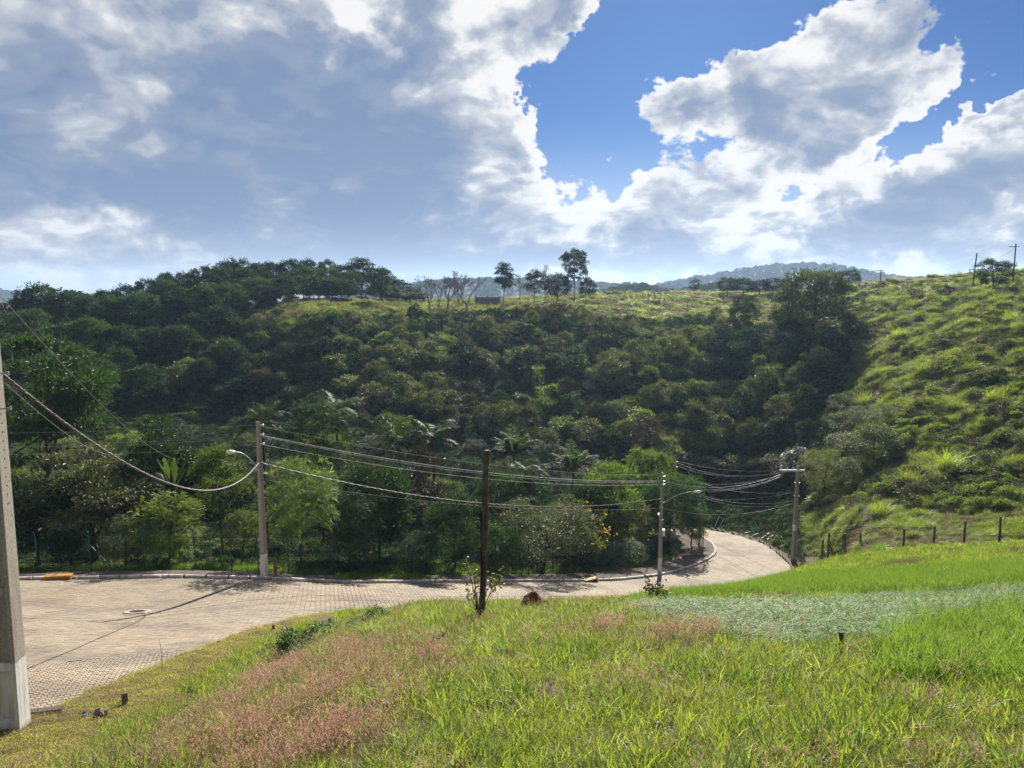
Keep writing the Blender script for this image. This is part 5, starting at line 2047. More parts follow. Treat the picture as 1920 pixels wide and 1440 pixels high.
def crown_mesh(kind, leaf):
    cm = K[kind][0]
    if leaf is None or cm.materials[0] == M[leaf]:
        return cm
    key = (kind, leaf)
    if key not in TINTS:
        TINTS[key] = retint(cm, leaf)
    return TINTS[key]


def tree(name, kind, base, sz, sw, label, group=None, cat='tree', leaf=None, col=(1, 1, 1), rz=None, lean=0.0):
    o = empty(name, base, random.uniform(0, 6.28) if rz is None else rz)
    o.rotation_euler[0] = random.gauss(0, 0.03) + lean
    o.rotation_euler[1] = random.gauss(0, 0.03)
    tag(o, label, cat, group)
    cn = {'palm': 'fronds', 'banana': 'leaves'}.get(kind.rstrip('0123456789'), 'crown')
    # a crown keeps its own proportions; where the tree is tall for its width the trunk makes up the height
    cz = min(sz, (1.0 if cn == 'fronds' else 1.4) * sw)
    c = part(cn, crown_mesh(kind, leaf), o)
    c.color = (*col, 1)
    c.scale = (sw, sw, cz)
    c.location = (0, 0, DIM[kind][0] * (sz - cz))
    t = part('stem' if kind == 'banana' else 'trunk', K[kind][1], o)
    t.color = (*col, 1)
    t.scale = (sw, sw, cz)
    if sz > cz:
        t.scale[2] = cz + (sz - cz) * DIM[kind][0] / TRUNK_H[kind]
    return o


def fit(name, kind, px, pytop, Y, wpx, label, group=None, **kw):
    p = P(px, pytop, Y)
    g = float(T(p.x, p.y))
    h, r_ = DIM[kind]
    sz = max(0.25, (p.z - g) / h)
    sw = wpx / 2 * Y / FPX / r_
    return tree(name, kind, Vector((p.x, p.y, g)), sz, sw, label, group, **kw)


def fit_base(name, kind, px, pybase, pytop, wpx, label, group=None, **kw):
    """as fit(), but the foot is where the sight line through (px, pybase) meets the slope"""
    h3 = hit(px, pybase, 40)[0]
    return fit(name, kind, px, pytop, float(h3[1]), wpx, label, group, **kw)


fit('mango_tree', 'layer0', 85, 628, 52, 290, 'largest broad tree in flat leafy tiers at the left edge, above the twisted cable', leaf='lf_dark', col=(1.15, 1.12, 1.0))
fit('layered_tree', 'layer1', 312, 786, 50, 185, 'tiered spreading tree crossed by the four parallel cables', col=(1.2, 1.3, 1.0))
fit('layered_tree', 'layer1', 165, 842, 46.5, 250, 'tiered pale leaved tree low behind the fence, below the sagging twisted cable', leaf='lf_olive', col=(1.0, .95, .95), rz=2.0)
fit('dark_tree', 'broad0', 62, 905, 44.5, 190, 'dark dense tree just right of the close concrete pole')
fit('feathery_tree', 'fern0', 306, 922, 41.8, 150, 'drooping yellow green feathery tree at the fence left of the lamp pole', col=(1.35, 1.25, 0.8))
fit('vine_tree', 'broad1', 410, 838, 47, 115, 'rounded vine covered tree between feathery tree and lamp pole', leaf='lf_fresh', col=(.85, .9, .9))
fit('feathery_tree', 'fern1', 560, 862, 43.5, 165, 'green feathery tree right behind the lamp pole and hydrant', col=(.8, .85, .9))
fit('feathery_tree', 'fern2', 603, 752, 63, 165, 'tall dark feathery tree standing above and behind the lamp pole', leaf='lf_dark', col=(1.3, 1.25, 1.1))
fit('dark_tree', 'broad2', 705, 868, 50, 165, 'dark bushy tree behind the fence right of the feathery pair')
fit('layered_tree', 'layer0', 765, 845, 55, 165, 'dark tiered tree between bushy tree and the wooden post', leaf='lf_brown', col=(.55, .62, .6))
fit('glossy_tree', 'broad3', 850, 930, 50, 125, 'glossy leaved round tree just left of the wooden post', leaf='lf_dark', col=(1.5, 1.55, 1.4))
fit('round_shrub', 'fine0', 1022, 935, 54, 215, 'wide rounded fine leaved shrub tree right of the wooden post', cat='tree', leaf='lf_olive', col=(.55, .62, .6))
fit('dark_tree', 'broad0', 945, 880, 62, 150, 'dark tree seen behind the wooden post top')
fit('bend_tree', 'broad2', 1258, 893, 69, 140, 'leafy tree on the inside of the road bend behind the whitewashed pole', col=(1.2, 1.25, 1.0))
fit('bend_tree', 'broad1', 1298, 952, 70.5, 70, 'small lit tree overhanging the road where it disappears', leaf='lf_olive', col=(1.0, .95, .8))
fit('vine_tree', 'broad3', 1150, 872, 66, 125, 'vine hung tree below the palms, left of the bend tree', leaf='lf_fresh', col=(.7, .78, .8))
fit('vine_tree', 'broad0', 1216, 842, 77, 95, 'taller slender tree rising behind the whitewashed bend pole', leaf='lf_fresh', col=(.85, .85, .8))
fit('dark_tree', 'broad1', 1100, 905, 63, 120, 'dark tree in the gap between rounded shrub and bend pole')
fit('palm', 'palm0', 492, 742, 60, 110, 'drooping palm directly above the top of the lamp pole', cat='palm')
fit('palm', 'palm1', 632, 732, 67, 120, 'palm with glinting fronds beside the tall dark feathery tree', cat='palm')
fit('palm', 'palm0', 745, 775, 66, 120, 'shaggy palm left of the shiny twin palm, below the leaning dead tree', cat='palm', rz=1.0)
fit('palm', 'palm1', 815, 782, 66, 130, 'shaggy shiny palm right of its twin in the middle of the valley', cat='palm')
fit('palm', 'palm2', 955, 800, 72, 100, 'dark upright palm with yellowing lower fronds behind the wooden post', cat='palm')
fit('palm', 'palm2', 1070, 828, 71, 100, 'stiff open palm like a star above the rounded shrub', cat='palm', rz=2.2)
fit('palm', 'palm1', 990, 852, 66, 110, 'pale shiny palm between the dark palm and the star shaped palm', cat='palm')
fit('banana_plant', 'banana', 330, 850, 46, 85, 'banana plant with broad upright leaves among the trees', cat='banana plant', col=(.5, .6, .6))
fit('feathery_shrub', 'fern0', 228, 965, 42.5, 95, 'pale feathery shrub at the fence left of the yellow green one', cat='shrub', leaf='lf_olive', col=(1.1, 1.15, 1.1))
fit('fence_shrub', 'broad2', 447, 958, 43.5, 80, 'small dense shrub at the fence just left of the lamp pole', cat='shrub', leaf='lf_olive', col=(1, 1.05, .9))
fit('feathery_shrub', 'fern2', 655, 925, 45.5, 125, 'feathery shrub at the fence behind the hydrant side panels', cat='shrub', leaf='lf_dark', col=(1.2, 1.2, 1.0))
fit('fence_shrub', 'broad3', 940, 985, 51, 80, 'low leafy shrub behind the fence at the wooden post', cat='shrub', col=(1.3, 1.4, 1.1))
fit('fence_shrub', 'fine1', 770, 1000, 47.5, 110, 'low dark shrub in the shade behind the fence, left of glossy tree', cat='shrub')
fit('fence_shrub', 'fine2', 130, 985, 42, 110, 'dark shrub behind the braced fence post', cat='shrub')
fit('fence_shrub', 'fine1', 1165, 1010, 59, 90, 'low shrub behind the fence by the yellow flowers', cat='shrub', leaf='lf_fresh', col=(.8, .85, .8))
# flowering bush
fb = fit('flowering_bush', 'broad1', 1098, 985, 56.5, 70, 'bush with bright yellow flowers at the right side of rounded shrub', cat='bush', leaf='lf_fresh', col=(.8, .85, .7))
rr_ = np.random.default_rng(77)
cvs = fb.children[0].data
co = np.array([cvs.vertices[i].co[:] for i in rr_.integers(0, len(cvs.vertices), 130)])
co = co[(co[:, 2] > 1.2) & (co[:, 1] < 0.6)]
co = co * np.array([1.03, 1.03, 1.02])
Vf, Ff = leaves_mesh(np.repeat(co, 3, 0) + rr_.normal(0, .06, (len(co) * 3, 3)), rdir(len(co) * 3, rr_), rdir(len(co) * 3, rr_), np.full(len(co) * 3, .2), np.full(len(co) * 3, .16))
bl = part('blossom', mesh_np('blossom', Vf, Ff, M['lf_yellow']), fb)
bl['kind'] = 'stuff'
bl.scale = fb.children[0].scale
bl.location = fb.children[0].location

# leaning pale dead tree in the valley
bt = empty('dead_tree', Vector(hit(735, 850, 40)[0]), 1.0)
tag(bt, 'leaning pale leafless tree amid the valley foliage', 'tree')
bt.scale = (1.3, 1.3, 1.2)
bt.rotation_euler[1] = -0.75
bt.rotation_euler[2] = 0.2
part('limbs', K['bare'][1], bt)

# right hillside shrubs and trees
fit_base('feathery_tree', 'broad0', 1532, 640, 506, 150, 'large feathery tree breaking the skyline of the right hand ridge', leaf='lf_olive', col=(.55, .62, .55))
fit_base('feathery_tree', 'broad3', 1490, 640, 540, 100, 'shorter feathery tree left of the large one on the ridge', leaf='lf_olive', col=(.48, .55, .5))
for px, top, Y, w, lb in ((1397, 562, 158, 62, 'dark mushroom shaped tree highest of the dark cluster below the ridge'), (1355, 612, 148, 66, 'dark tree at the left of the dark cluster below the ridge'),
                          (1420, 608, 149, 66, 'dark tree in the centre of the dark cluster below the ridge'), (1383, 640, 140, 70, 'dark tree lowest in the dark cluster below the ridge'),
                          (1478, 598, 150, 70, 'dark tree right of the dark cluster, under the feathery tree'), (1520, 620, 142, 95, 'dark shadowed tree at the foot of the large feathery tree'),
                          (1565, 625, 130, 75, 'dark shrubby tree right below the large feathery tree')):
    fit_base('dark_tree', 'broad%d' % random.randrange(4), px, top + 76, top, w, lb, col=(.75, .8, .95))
fit_base('pale_shrub', 'broad1', 1640, 872, 795, 118, 'pale broad leaved shrub standing out on the right hillside', cat='shrub', leaf='lf_olive', col=(1.1, 1.25, 1.1))
fit_base('hill_shrub', 'fine0', 1640, 812, 758, 100, 'olive shrub just above the pale broad leaved shrub', cat='shrub', leaf='lf_olive')
fit_base('hill_shrub', 'fine1', 1552, 925, 842, 105, 'rounded yellowish bush right of the crossarm pole', cat='shrub', leaf='lf_olive', col=(1.25, 1.25, .9))
fit_base('silver_shrub', 'fern2', 1498, 905, 838, 75, 'silvery feathery shrub behind the crossarm of the pole', cat='shrub', leaf='lf_silver')
fit_base('silver_shrub', 'fern1', 1424, 852, 800, 60, 'dry silvery shrub on the dark slope above the bend', cat='shrub', leaf='lf_silver', col=(1.1, 1.05, .95))
fit_base('hill_shrub', 'fine2', 1450, 905, 850, 90, 'dim olive shrub in the valley fold left of the silver one', cat='shrub', leaf='lf_olive')
fit_base('hill_shrub', 'broad2', 1600, 640, 600, 60, 'dark green shrub high on the grassy hill near the ridge path', cat='shrub')
fit('ridge_bush', 'broad3', 1866, 486, 128, 70, 'dark bush on the skyline between two ridge poles', cat='bush', col=(.9, .9, 1))
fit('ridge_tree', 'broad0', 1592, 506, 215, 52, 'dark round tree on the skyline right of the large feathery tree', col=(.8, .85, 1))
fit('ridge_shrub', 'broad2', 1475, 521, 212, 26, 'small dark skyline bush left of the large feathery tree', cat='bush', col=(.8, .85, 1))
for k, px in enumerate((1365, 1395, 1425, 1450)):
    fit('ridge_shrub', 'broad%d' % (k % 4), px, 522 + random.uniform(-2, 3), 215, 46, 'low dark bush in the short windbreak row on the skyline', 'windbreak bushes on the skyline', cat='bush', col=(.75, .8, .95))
fit('ridge_shrub', 'fern0', 1303, 521, 214, 24, 'thin lone sapling tree on the middle skyline', cat='tree', leaf='lf_dark')
# ridge trees in the middle
for i, (px, top, Y, lb) in enumerate(((803, 513, 172, 'leftmost bare crooked tree on the middle ridge'), (840, 503, 174, 'tall bare forked tree on the middle ridge'),
                                      (876, 510, 171, 'dense twiggy bare tree right of the forked bare one on the ridge'), (822, 520, 176, 'smaller bare tree squeezed between the first two bare trees on the ridge'), (858, 517, 178, 'thin bare tree half hidden behind the dense twiggy one'), (780, 527, 178, 'low bare shrub like tree leftmost on the open ridge'), (975, 512, 182, 'bare slim tree between the two thin eucalypts on the ridge'),
                                      (1022, 492, 190, 'tallest bare twigs beside the tall eucalypt'))):
    p = P(px, top, Y)
    g = float(T(p.x, p.y))
    o = empty('bare_tree', Vector((p.x, p.y, g)), i * 1.7)
    k_ = (p.z - g) / 7.0
    o.scale = (k_ * (1.15 if i < 6 else .6), k_ * (1.15 if i < 6 else .6), k_)
    tag(o, lb, 'tree', 'bare trees on the ridge')
    part('limbs', K['bare'][i % 3], o)
fit('eucalyptus', 'euc0', 1078, 468, 192, 54, 'tall eucalypt standing alone highest on the middle skyline', leaf='lf_dark', col=(.8, .85, .95))
fit('eucalyptus', 'euc1', 945, 493, 184, 44, 'slim eucalypt with thin crown right of the bare trees', col=(1.1, 1.1, 1.1))
fit('eucalyptus', 'euc2', 1003, 506, 186, 46, 'reddish slim eucalypt left of the tall lone one', leaf='lf_brown')
fit('ridge_tree', 'broad2', 1046, 513, 188, 58, 'dark low tree at the left foot of the tall eucalypt', col=(.8, .85, .95))
fit('ridge_tree', 'broad1', 1098, 520, 186, 34, 'dark low tree at the right foot of the tall eucalypt', col=(.8, .85, .95))
fit('eucalyptus', 'euc1', 678, 484, 200, 70, 'domed eucalypt at the right end of the forested hilltop', col=(.9, .95, 1))
fit('eucalyptus', 'forest2', 75, 534, 150, 90, 'eucalypt group tree with open crown at the far left skyline', col=(1, 1.05, 1.05))
fit('eucalyptus', 'forest0', 118, 544, 152, 105, 'wide eucalypt right of the open crowned one at left', col=(1, 1.05, 1))
fit('eucalyptus', 'forest1', 28, 562, 148, 80, 'lower eucalypt at the left frame edge skyline', col=(1, 1.05, 1))

# forested hilltop on the left: each crown on the skyline and the slope below
FG = 'tall trees of the forested hill on the left'
sky_pts = [(160, 558), (200, 545), (238, 535), (275, 524), (312, 512), (348, 512), (378, 500), (418, 490), (448, 486), (480, 494), (512, 492), (545, 487), (578, 487), (612, 488), (645, 497),
           (715, 512), (740, 524), (765, 538)]
for k, (px, top) in enumerate(sky_pts):
    Y = np.interp(px, [160, 400, 770], [156, 178, 215])
    fit('forest_tree', 'forest%d' % (k % 5), px, top, Y, random.uniform(48, 64), 'dark tree against the sky on the ' + ('left shoulder' if px < 330 else 'highest part' if px < 560 else 'right end') + ' of the left hill', 'crest trees of the left hill', col=(.85, .9, 1.0))


# the canopy just below the crest closes the gaps
for k, (px, top) in enumerate(sky_pts):
    for row in (1, 2):
        Y = np.interp(px, [160, 400, 770], [156, 178, 215]) - 11 * row
        fit('forest_tree', 'forest%d' % ((k + row) % 5), px + random.uniform(-16, 16) + 9 * row, min(top + 16 * row + random.uniform(-6, 6), 556), Y, random.uniform(52, 74),
            'dark tree of the canopy below the left hill ' + ('shoulder' if px < 330 else 'summit' if px < 560 else 'crest at its right end') + (', upper row' if row == 1 else ', lower row'), 'canopy below the crest of the left hill', col=random.choice(((.85, .95, 1.0), (1.1, 1.1, 1.0), (1.3, 1.25, 1.0))))


for k, px in enumerate((545, 572, 600, 628, 655, 684, 712, 738)):
    fit('forest_tree', 'hill%d' % (k % 7), px, 534 + 4 * (k % 3), 196, 62, 'low dark tree filling the foot of the crest trees behind the grassy knoll', 'low trees behind the grassy knoll', leaf='lf_dark', col=(1, 1.05, 1.05))


def poisson(x0, x1, y0, y1, dist, seed, inside=None, squash=0.8):
    r = np.random.default_rng(seed)
    out = []
    for _ in range(9000):
        x, y = r.uniform(x0, x1), r.uniform(y0, y1)
        if inside is not None and not in_poly(inside, np.array([x]), np.array([y]))[0]:
            continue
        d = dist(x, y)
        if all((x - a) ** 2 + ((y - b) / squash) ** 2 > d * d for a, b in out):
            out.append((x, y))
    return out


zl = np.array([(-30, 585), (160, 575), (330, 535), (480, 520), (640, 525), (760, 556), (640, 560), (560, 560), (440, 600), (420, 640), (330, 720), (200, 800), (-30, 850)])
tp = [q for q in poisson(-30, 770, 515, 850, lambda x, y: 36 + 0.07 * (y - 550), 5, zl)]
hp_ = hit([q[0] for q in tp], [q[1] + 16 for q in tp], 60)
for k, (q, h3) in enumerate(zip(tp, hp_)):
    if np.isnan(h3[0]):
        continue
    s = random.uniform(0.75, 1.15)
    c = random.choice(((.9, .95, 1.0), (1.15, 1.1, .95), (1.4, 1.3, 1.0), (1, 1.1, 1)))
    tree('forest_tree', 'forest%d' % random.randrange(5), h3, s * random.uniform(.85, 1.15), s, 'dark tree packed among others on the shaded left hill ' + ('above the layered tree' if q[0] < 260 else 'below the skyline crest' if q[1] < 620 else 'beside the middle slope'), FG, col=c)

# small trees crowding the middle slope
zm = np.array([(440, 640), (600, 620), (760, 600), (1000, 610), (1200, 620), (1340, 600), (1460, 660), (1540, 700), (1500, 800), (1440, 880), (1330, 930), (1210, 880), (1000, 850), (760, 800), (560, 770), (330, 740), (400, 680)])
tp = poisson(320, 1550, 596, 935, lambda x, y: (23 if 600 < y < 720 else 28) + 0.04 * (y - 650) + (6 if x > 1340 else 0), 6, zm)
hp_ = hit([q[0] for q in tp], [q[1] + 14 for q in tp], 60)
HN = 0
for q, h3 in zip(tp, hp_):
    if np.isnan(h3[0]) or HN >= 290:
        continue
    HN += 1
    u = random.random()
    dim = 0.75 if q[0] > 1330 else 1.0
    if u < 0.50:
        lf, c, lb = 'lf_olive', (random.uniform(.85, 1.25),) * 2 + (.9,), 'rounded olive green tree among the crowd on the middle slope'
    elif u < 0.77:
        lf, c, lb = 'lf_dark', (1.1, 1.1, 1.0), 'dark green tree among the crowd on the middle slope'
    elif u < 0.96:
        lf, c, lb = 'lf_fresh', (.85, .88, .8), 'fresh green tree among the crowd on the middle slope'
    else:
        lf, c, lb = 'lf_brown', (.9, .9, .85), 'brownish dry leaved tree among the crowd on the middle slope'
    lb = lb.replace('among the crowd on the middle slope', 'in the crowd ' + (
        ('high up under the grassy knoll' if q[0] < 760 else 'high up under the bare ridge trees' if q[0] < 1120 else 'high up under the ridge fence') if q[1] < 700 else
        ('low on the slope left of the dead tree' if q[0] < 690 else 'low on the slope above the palms' if q[0] < 1080 else 'low on the slope around the hanging hose' if q[0] < 1340
         else 'in the dark valley fold above the bend')))
    s = random.uniform(0.78, 1.25) * (1.05 if q[1] > 690 else 0.88)
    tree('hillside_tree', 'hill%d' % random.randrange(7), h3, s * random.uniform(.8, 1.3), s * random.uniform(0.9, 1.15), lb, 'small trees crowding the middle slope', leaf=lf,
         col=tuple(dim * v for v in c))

# larger trees down in the valley behind the fence trees
zv = np.array([(-20, 830), (230, 850), (420, 800), (600, 800), (800, 830), (1000, 860), (1180, 890), (1250, 960), (1180, 1010), (900, 1000), (500, 960), (200, 960), (-20, 960)])
tp = poisson(-20, 1250, 800, 1010, lambda x, y: 62, 9, zv)
hp_ = hit([q[0] for q in tp], [q[1] + 30 for q in tp], 50)
for q, h3 in zip(tp, hp_):
    if np.isnan(h3[0]) or h3[1] < 48 or poly_dist(road_poly, h3[0], h3[1]) < 5:
        continue
    kd = random.choice(('broad0', 'broad1', 'broad2', 'broad3', 'fern0', 'fine0', 'fern2'))
    s = random.uniform(0.75, 1.15)
    lf = random.choice(('lf_dark', 'lf_dark', 'lf_fresh', 'lf_olive'))
    tree('valley_tree', kd, h3, s, s, 'leafy tree in the shaded valley ' + ('left of the lamp pole' if q[0] < 480 else 'between lamp pole and wooden post' if q[0] < 900 else 'between wooden post and the bend'), 'trees in the valley bottom', leaf=lf,
         col=random.choice(((.9, .95, .95), (.75, .8, .85), (1.05, 1.05, .9))))

for px, top, Y, w, lb in ((1590, 770, 73, 70, 'dense olive shrub on the edge of the hill nose, above the lit one'), (1583, 812, 70, 75, 'lit olive shrub on the edge of the hill nose left of the pale shrub'),
                          (1600, 860, 68, 80, 'olive shrub under the pale broad leaved shrub on the hill nose'), (1588, 735, 78, 60, 'topmost olive shrub on the edge of the hill nose')):
    fit_base('hill_shrub', 'broad%d' % random.randrange(4), px, top + 44, top, w, lb, cat='shrub', leaf='lf_olive', col=(1.05, 1.15, .85))

# big grass clumps that stand out on the right hillside
def clump_mesh(seed, nb, h, rad):
    V, F = grass_blades(seed, nb, h, rad, 0.032, 0.8, 0.55, 4, 0.5)
    V2, F2 = grass_blades(seed + 1, nb // 3, h * 0.6, rad * 1.3, 0.03, 1.1, 0.6, 3)
    return mesh_multi('clump', [(V, F, 'gr_clump'), (V2, F2, 'gr_haydry')])


CL = [clump_mesh(400 + i, 460, 1.6, 0.6) for i in range(3)]
for k, (px, pyb, Y, hpx, lb) in enumerate(((1650, 1003, 59, 48, 'bright yellow green grass clump just behind the field fence posts'),
                                           (1705, 925, 63, 50, 'yellow green grass clump halfway up the hill left of the tall clump'),
                                           (1782, 885, 63, 62, 'tall yellow green grass clump beside dark scrub on the hill'),
                                           (1625, 705, 92, 45, 'grass clump on the hill right of the valley fold, high up'), (1790, 790, 76, 40, 'grass clump near the thin dead stem on the hill'),
                                           (1868, 742, 74, 44, 'sunlit clump near the right edge halfway up the hill'), (1735, 715, 90, 38, 'grass clump in the middle of the upper hillside'),
                                           (1820, 690, 84, 36, 'upper right grass clump on a hump of the hillside'), (1900, 590, 98, 40, 'grass clump on the hump below the ridge at right edge'),
                                           (1690, 600, 112, 34, 'small grass clump just below the grassy ridge'), (1645, 790, 80, 36, 'grass clump above the pale broad leaved shrub'),
                                           (1652, 1035, 48, 40, 'dark green grass clump between the field fence posts'))):
    p = P(px, pyb, Y)
    p.z = float(T(p.x, p.y))
    o = tag(link(bpy.data.objects.new('grass_clump', CL[k % 3])), lb, 'grass clump', 'big grass clumps on the right hillside')
    o.location = p
    s = 0.74 * hpx / FPX * Y / 1.45
    o.scale = (s * 1.1, s * 1.1, s)
    o.rotation_euler = (0, 0, k * 1.3)
    o.color = (1.1, 1.1, 1, 1) if k != 11 else (.6, .8, .8, 1)
# thin dead stem on the hillside
ds = P(1879, 815, 66)
ds.z = float(T(ds.x, ds.y))
o = MB().tube([(0, 0, -.2), (0.02, 0, 2.2), (-0.03, 0, 4.6)], [0.035, 0.028, 0.012], 6).tube([(0.01, 0, 2.9), (0.4, 0, 3.6)], [0.018, 0.006], 5).build('bare_sapling', M['grey_wood'])
o.location = ds
tag(o, 'thin dead stem standing upright on the right hillside', 'dead sapling')

# leafy weeds, saplings and twigs near the post
Vw, Fw, _c = crown(510, 0.55, 0.34, 0.26, 26, 700, 0.085, low=-0.1, lw=0.55, rcl=0.42, up=0.9)
wm = mesh_np('weed', Vw, Fw, M['lf_fresh'])
for px, py, Y, s, lb in ((555, 1206, 17.6, 1.0, 'bluish green leafy weed patch on the crest above the verge'), (598, 1180, 18.2, 0.9, 'leafy weed patch behind the first one, next to the pavers'),
                         (520, 1208, 17.3, 0.75, 'lowest small leafy weed patch at the edge of the verge'), (695, 1163, 17.0, 0.85, 'leafy weed patch alone left of the wooden post')):
    p = P(px, py, Y)
    p.z = float(T(p.x, p.y))
    o = tag(link(bpy.data.objects.new('leafy_weed', wm)), lb, 'weed', 'leafy weeds on the crest')
    o.location = p
    o.scale = (s * 1.1, s * .9, s * .8)
    o.rotation_euler = (0, 0, px)
    o.color = (.75, .9, 1.0, 1)


def sapling(base, tips, label, seed, leaf='lf_olive', nl=24, ll=0.085, col=(1.2, 1.0, .7)):
    r = np.random.default_rng(seed)
    o = tag(empty('sapling', base), label, 'sapling')
    m = MB()
    Cs = []
    for tpt in tips:
        tv = Vector(tpt) - Vector(base)
        mid = tv * 0.5 + Vector((0, 0, 0.12 * tv.length))
        m.tube([(0, 0, -0.1), mid * 0.5, mid, tv], [0.014, 0.011, 0.008, 0.004], 5)
        for _ in range(nl):
            t = r.uniform(0.55, 1.05)
            c = mid.lerp(tv, (t - .5) * 2) if t > .5 else mid
            Cs.append(np.array(c) + r.normal(0, .055, 3))
    m.build('stem', M['bark'], o)
    C = np.array(Cs)
    N = rdir(len(C), r) * .5
    N[:, 2] += .8
    V, F = leaves_mesh(C, rdir(len(C), r), N, np.full(len(C), ll) * r.uniform(.7, 1.3, len(C)), np.full(len(C), ll * .6))
    c = part('leaves', mesh_np('sapling_leaves', V, F, M[leaf]), o)
    c.color = (*col, 1)
    return o


sb = P(898, 1146, 13.6)
sb.z = float(T(sb.x, sb.y))
sapling(sb, [P(872, 1050, 13.6), P(884, 1064, 13.7), P(912, 1072, 13.8), P(925, 1082, 13.6), P(945, 1073, 13.7), P(874, 1104, 13.5), P(893, 1110, 13.4), P(935, 1092, 13.9), P(905, 1085, 13.5)],
        'wispy yellow green sapling growing at the foot of the wooden post', 3)
sb = P(1222, 1140, 20.5)
sb.z = float(T(sb.x, sb.y))
sapling(sb, [P(1212, 1088, 20.5), P(1225, 1096, 20.4), P(1240, 1098, 20.6), P(1250, 1108, 20.5), P(1232, 1108, 20.5), P(1218, 1100, 20.3)],
        'small bronze leaved sapling at the grass edge before the bend pole', 4, 'lf_brown', 34, 0.11)
sb = ground_at(304, 1258)
o = MB().tube([(0, 0, -.1), (0.01, 0, 0.4), (-0.02, 0, 0.72)], [0.008, 0.006, 0.003], 5).build('twig', M['grey_wood'])
o.location = sb
tag(o, 'thin bare stick standing in the mown verge', 'stick')

# ------------------------------------------------------------------ ridge poles, fence, wall
def ridge_pole(px, pyb, pyt, Y, label, arm=True, lean=0.0, r0=0.13):
    b = P(px, pyb, Y)
    g = float(T(b.x, b.y))
    t = P(px, pyt, Y).z
    b.z = g
    o = tag(empty('ridge_pole', b), label, 'utility pole', 'poles on the ridge')
    H = t - g
    MB().tube([(0, 0, -.4), (lean * H, 0, H)], [r0, r0 * .75], 7).build('shaft', M['wood'], o)
    if arm:
        MB().box((lean * H - 0.3, 0, H * 0.93), (1.7, 0.12, 0.12)).build('crossarm', M['grey_wood'], o)
    return b + Vector((lean * H, 0, H * 0.93))


q1 = ridge_pole(1900, 520, 457, 132, 'tallest pole with short crossarm on the skyline at the right edge')
q2 = ridge_pole(1824, 528, 474, 137, 'slanting pole without crossarm on the right skyline', False, 0.06)
q3 = ridge_pole(1650, 542, 506, 176, 'distant small pole on the skyline right of the feathery tree', True)
for a_, b_, lb in ((q1, q2, 'short wire between the two right skyline poles'), (q2, q3, 'long sagging wire crossing the sky between ridge poles')):
    cable(a_, b_, 1.2, 0.018, 'black', lb, 'wires between the ridge poles')
rf = None
rfx = [1172, 1182, 1193, 1205, 1217, 1228, 1238, 1246, 1290]
for k, px in enumerate(rfx):
    Y = 206 - 2.0 * k
    p = P(px, 548, Y)
    p.z = float(T(p.x, p.y))
    if rf is None:
        rf = tag(empty('ridge_fence', p), 'short run of thin fence posts on the middle ridge', 'fence')
        o_ = p
    MB().tube([(0, 0, -.3), (0, 0, 1.9)], 0.075, 5).build('fence_post', M['grey_wood'], rf).location = p - o_
w0 = P(893, 560, 186)
w0.z = float(T(w0.x, w0.y))
rw = tag(empty('low_wall', w0), 'low grey wall among bare trees on the middle ridge', 'wall')
MB().box((2.8, 0, 0.9), (6.0, 0.2, 1.8)).build('panel', M['wall_grey'], rw)
for k in range(3):
    MB().box((-0.1 + 2.9 * k, -0.02, 1.05), (0.26, 0.3, 2.1)).build('pier', M['wall_grey'], rw)

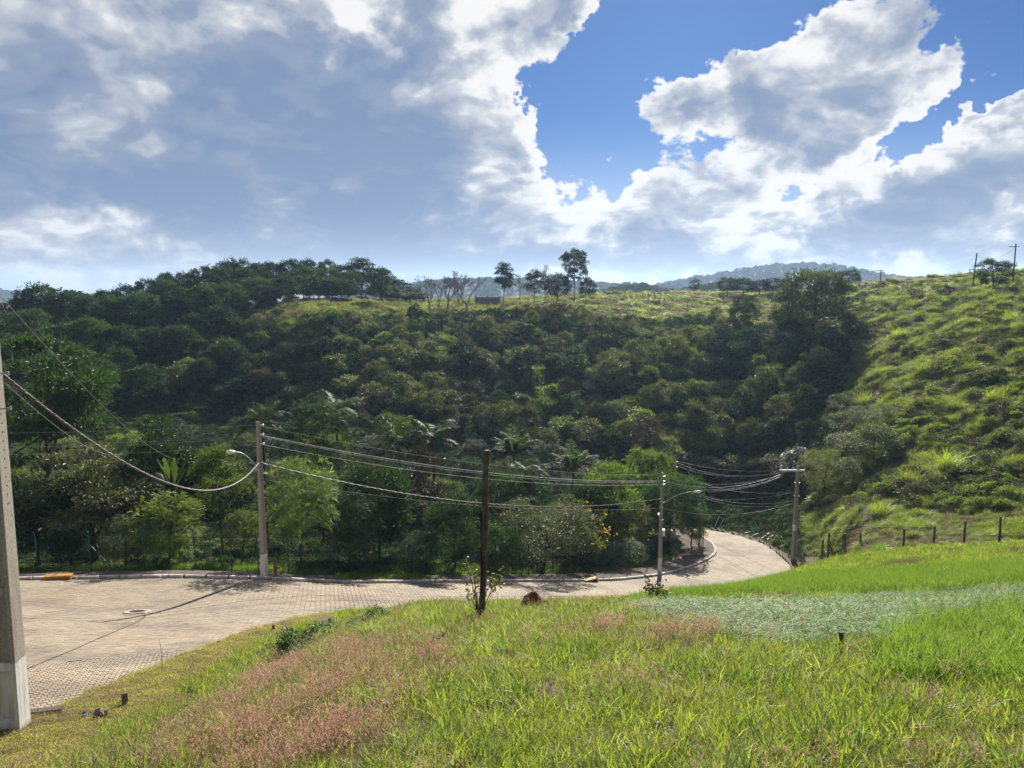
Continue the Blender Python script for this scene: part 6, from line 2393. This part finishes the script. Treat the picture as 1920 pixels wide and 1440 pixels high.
# ------------------------------------------------------------------ far hills and distant tree lines
def far_hill(label, prof, Y0, depth, seed, zb=-40):
    r = np.random.default_rng(seed)
    pts = np.array([tuple(P(px, py, Y0)) for px, py in prof])
    xs = np.linspace(pts[0, 0], pts[-1, 0], 160)
    top = np.interp(xs, pts[:, 0], pts[:, 2])
    k = np.ones(9) / 9
    top = np.convolve(np.r_[[top[0]] * 4, top, [top[-1]] * 4], k, 'valid')
    ts = np.linspace(-1, 1, 40)
    X, Tt = np.meshgrid(xs, ts)
    Z = zb + (np.broadcast_to(top, X.shape) - zb) * (1 - np.abs(Tt) ** 1.7)
    Y = Y0 + Tt * depth
    Z = Z + 4.5 * vnoise(X, Y, 60, seed) * (1 - np.abs(Tt)) * (Y0 / 1500) + 1.2 * vnoise(X, Y, 17, seed + 1)
    id_ = np.arange(X.size).reshape(X.shape)
    F = np.stack([id_[:-1, :-1], id_[:-1, 1:], id_[1:, 1:], id_[1:, :-1]], -1).reshape(-1, 4)
    o = link(bpy.data.objects.new('hill', mesh_np('hill', np.c_[X.ravel(), Y.ravel(), Z.ravel()], F, M['far_forest'], True)))
    tag(o, label, kind='structure')
    # its woodland: one crown per point, far too many to count
    n = 2600
    i = r.integers(0, 160, n)
    t = np.clip(r.normal(-0.25, 0.3, n), -0.95, 0.2)
    t[: n // 3] = r.normal(0, 0.05, n // 3)
    x = xs[i] + r.uniform(-1, 1, n) * (xs[1] - xs[0]) * .5
    z = zb + (top[i] - zb) * (1 - np.abs(t) ** 1.7) + 4.5 * vnoise(x, Y0 + t * depth, 60, seed) * (1 - np.abs(t)) * (Y0 / 1500)
    s = r.uniform(0.6, 1.7, n) * Y0 / 1500
    return np.c_[x, Y0 + t * depth, z - 2], s, r


S_wood = [source('far_crown', K['forest%d' % i][0]) for i in range(3)]
hills = [far_hill('long blue wooded mountain behind the right ridge', [(1150, 556), (1270, 533), (1340, 521), (1400, 511), (1450, 504), (1500, 501), (1545, 502), (1590, 510), (1640, 521), (1700, 528),
                                                                       (1790, 532), (1900, 535), (2100, 540)], 1500, 330, 1),
         far_hill('far blue hill at the left edge of the skyline', [(-300, 545), (-60, 548), (0, 552), (50, 562), (110, 566), (190, 560), (250, 572), (340, 585)], 1900, 400, 2),
         far_hill('low blue hill seen through the bare trees', [(560, 580), (740, 545), (800, 533), (880, 529), (960, 529), (1060, 534), (1150, 538), (1300, 545)], 1250, 260, 3)]
pts = np.concatenate([h[0] for h in hills])
ss = np.concatenate([h[1] for h in hills]) * 0.9
n = len(pts)
scatter('distant_woodland', pts, np.c_[np.zeros((n, 2)), rng.uniform(0, 6.28, n)], ss, rng.integers(0, 3, n), S_wood, 'woodland covering the far blue hills')
r = np.random.default_rng(44)
n = 420
px_ = r.uniform(1100, 1500, n)
Yt = r.uniform(560, 760, n)
pt = np.array([tuple(P(a, 535, y)) for a, y in zip(px_, Yt)])
pt[:, 2] = -9 + 2.5 * np.sin(px_ / 23.0)
scatter('distant_treeline', pt, np.c_[np.zeros((n, 2)), r.uniform(0, 6.28, n)], r.uniform(0.7, 1.5, n), r.integers(0, 3, n), S_wood, 'hazy line of trees beyond the middle ridge')

# ------------------------------------------------------------------ haze
hz = MB().box((0, 0, -8), (8700, 8700, 190)).build('haze', None)
hm, hb = new_mat('haze')
pvn = hb.n('ShaderNodeVolumePrincipled')
pvn.inputs['Color'].default_value = (0.48, 0.68, 1.0, 1)
pvn.inputs['Density'].default_value = HAZE
pvn.inputs['Anisotropy'].default_value = 0.35
ho = hb.n('ShaderNodeOutputMaterial')
hb.link(pvn.outputs[0], ho.inputs['Volume'])
hz.data.materials.append(hm)
tag(hz, 'thin blue air over the valley', kind='stuff')
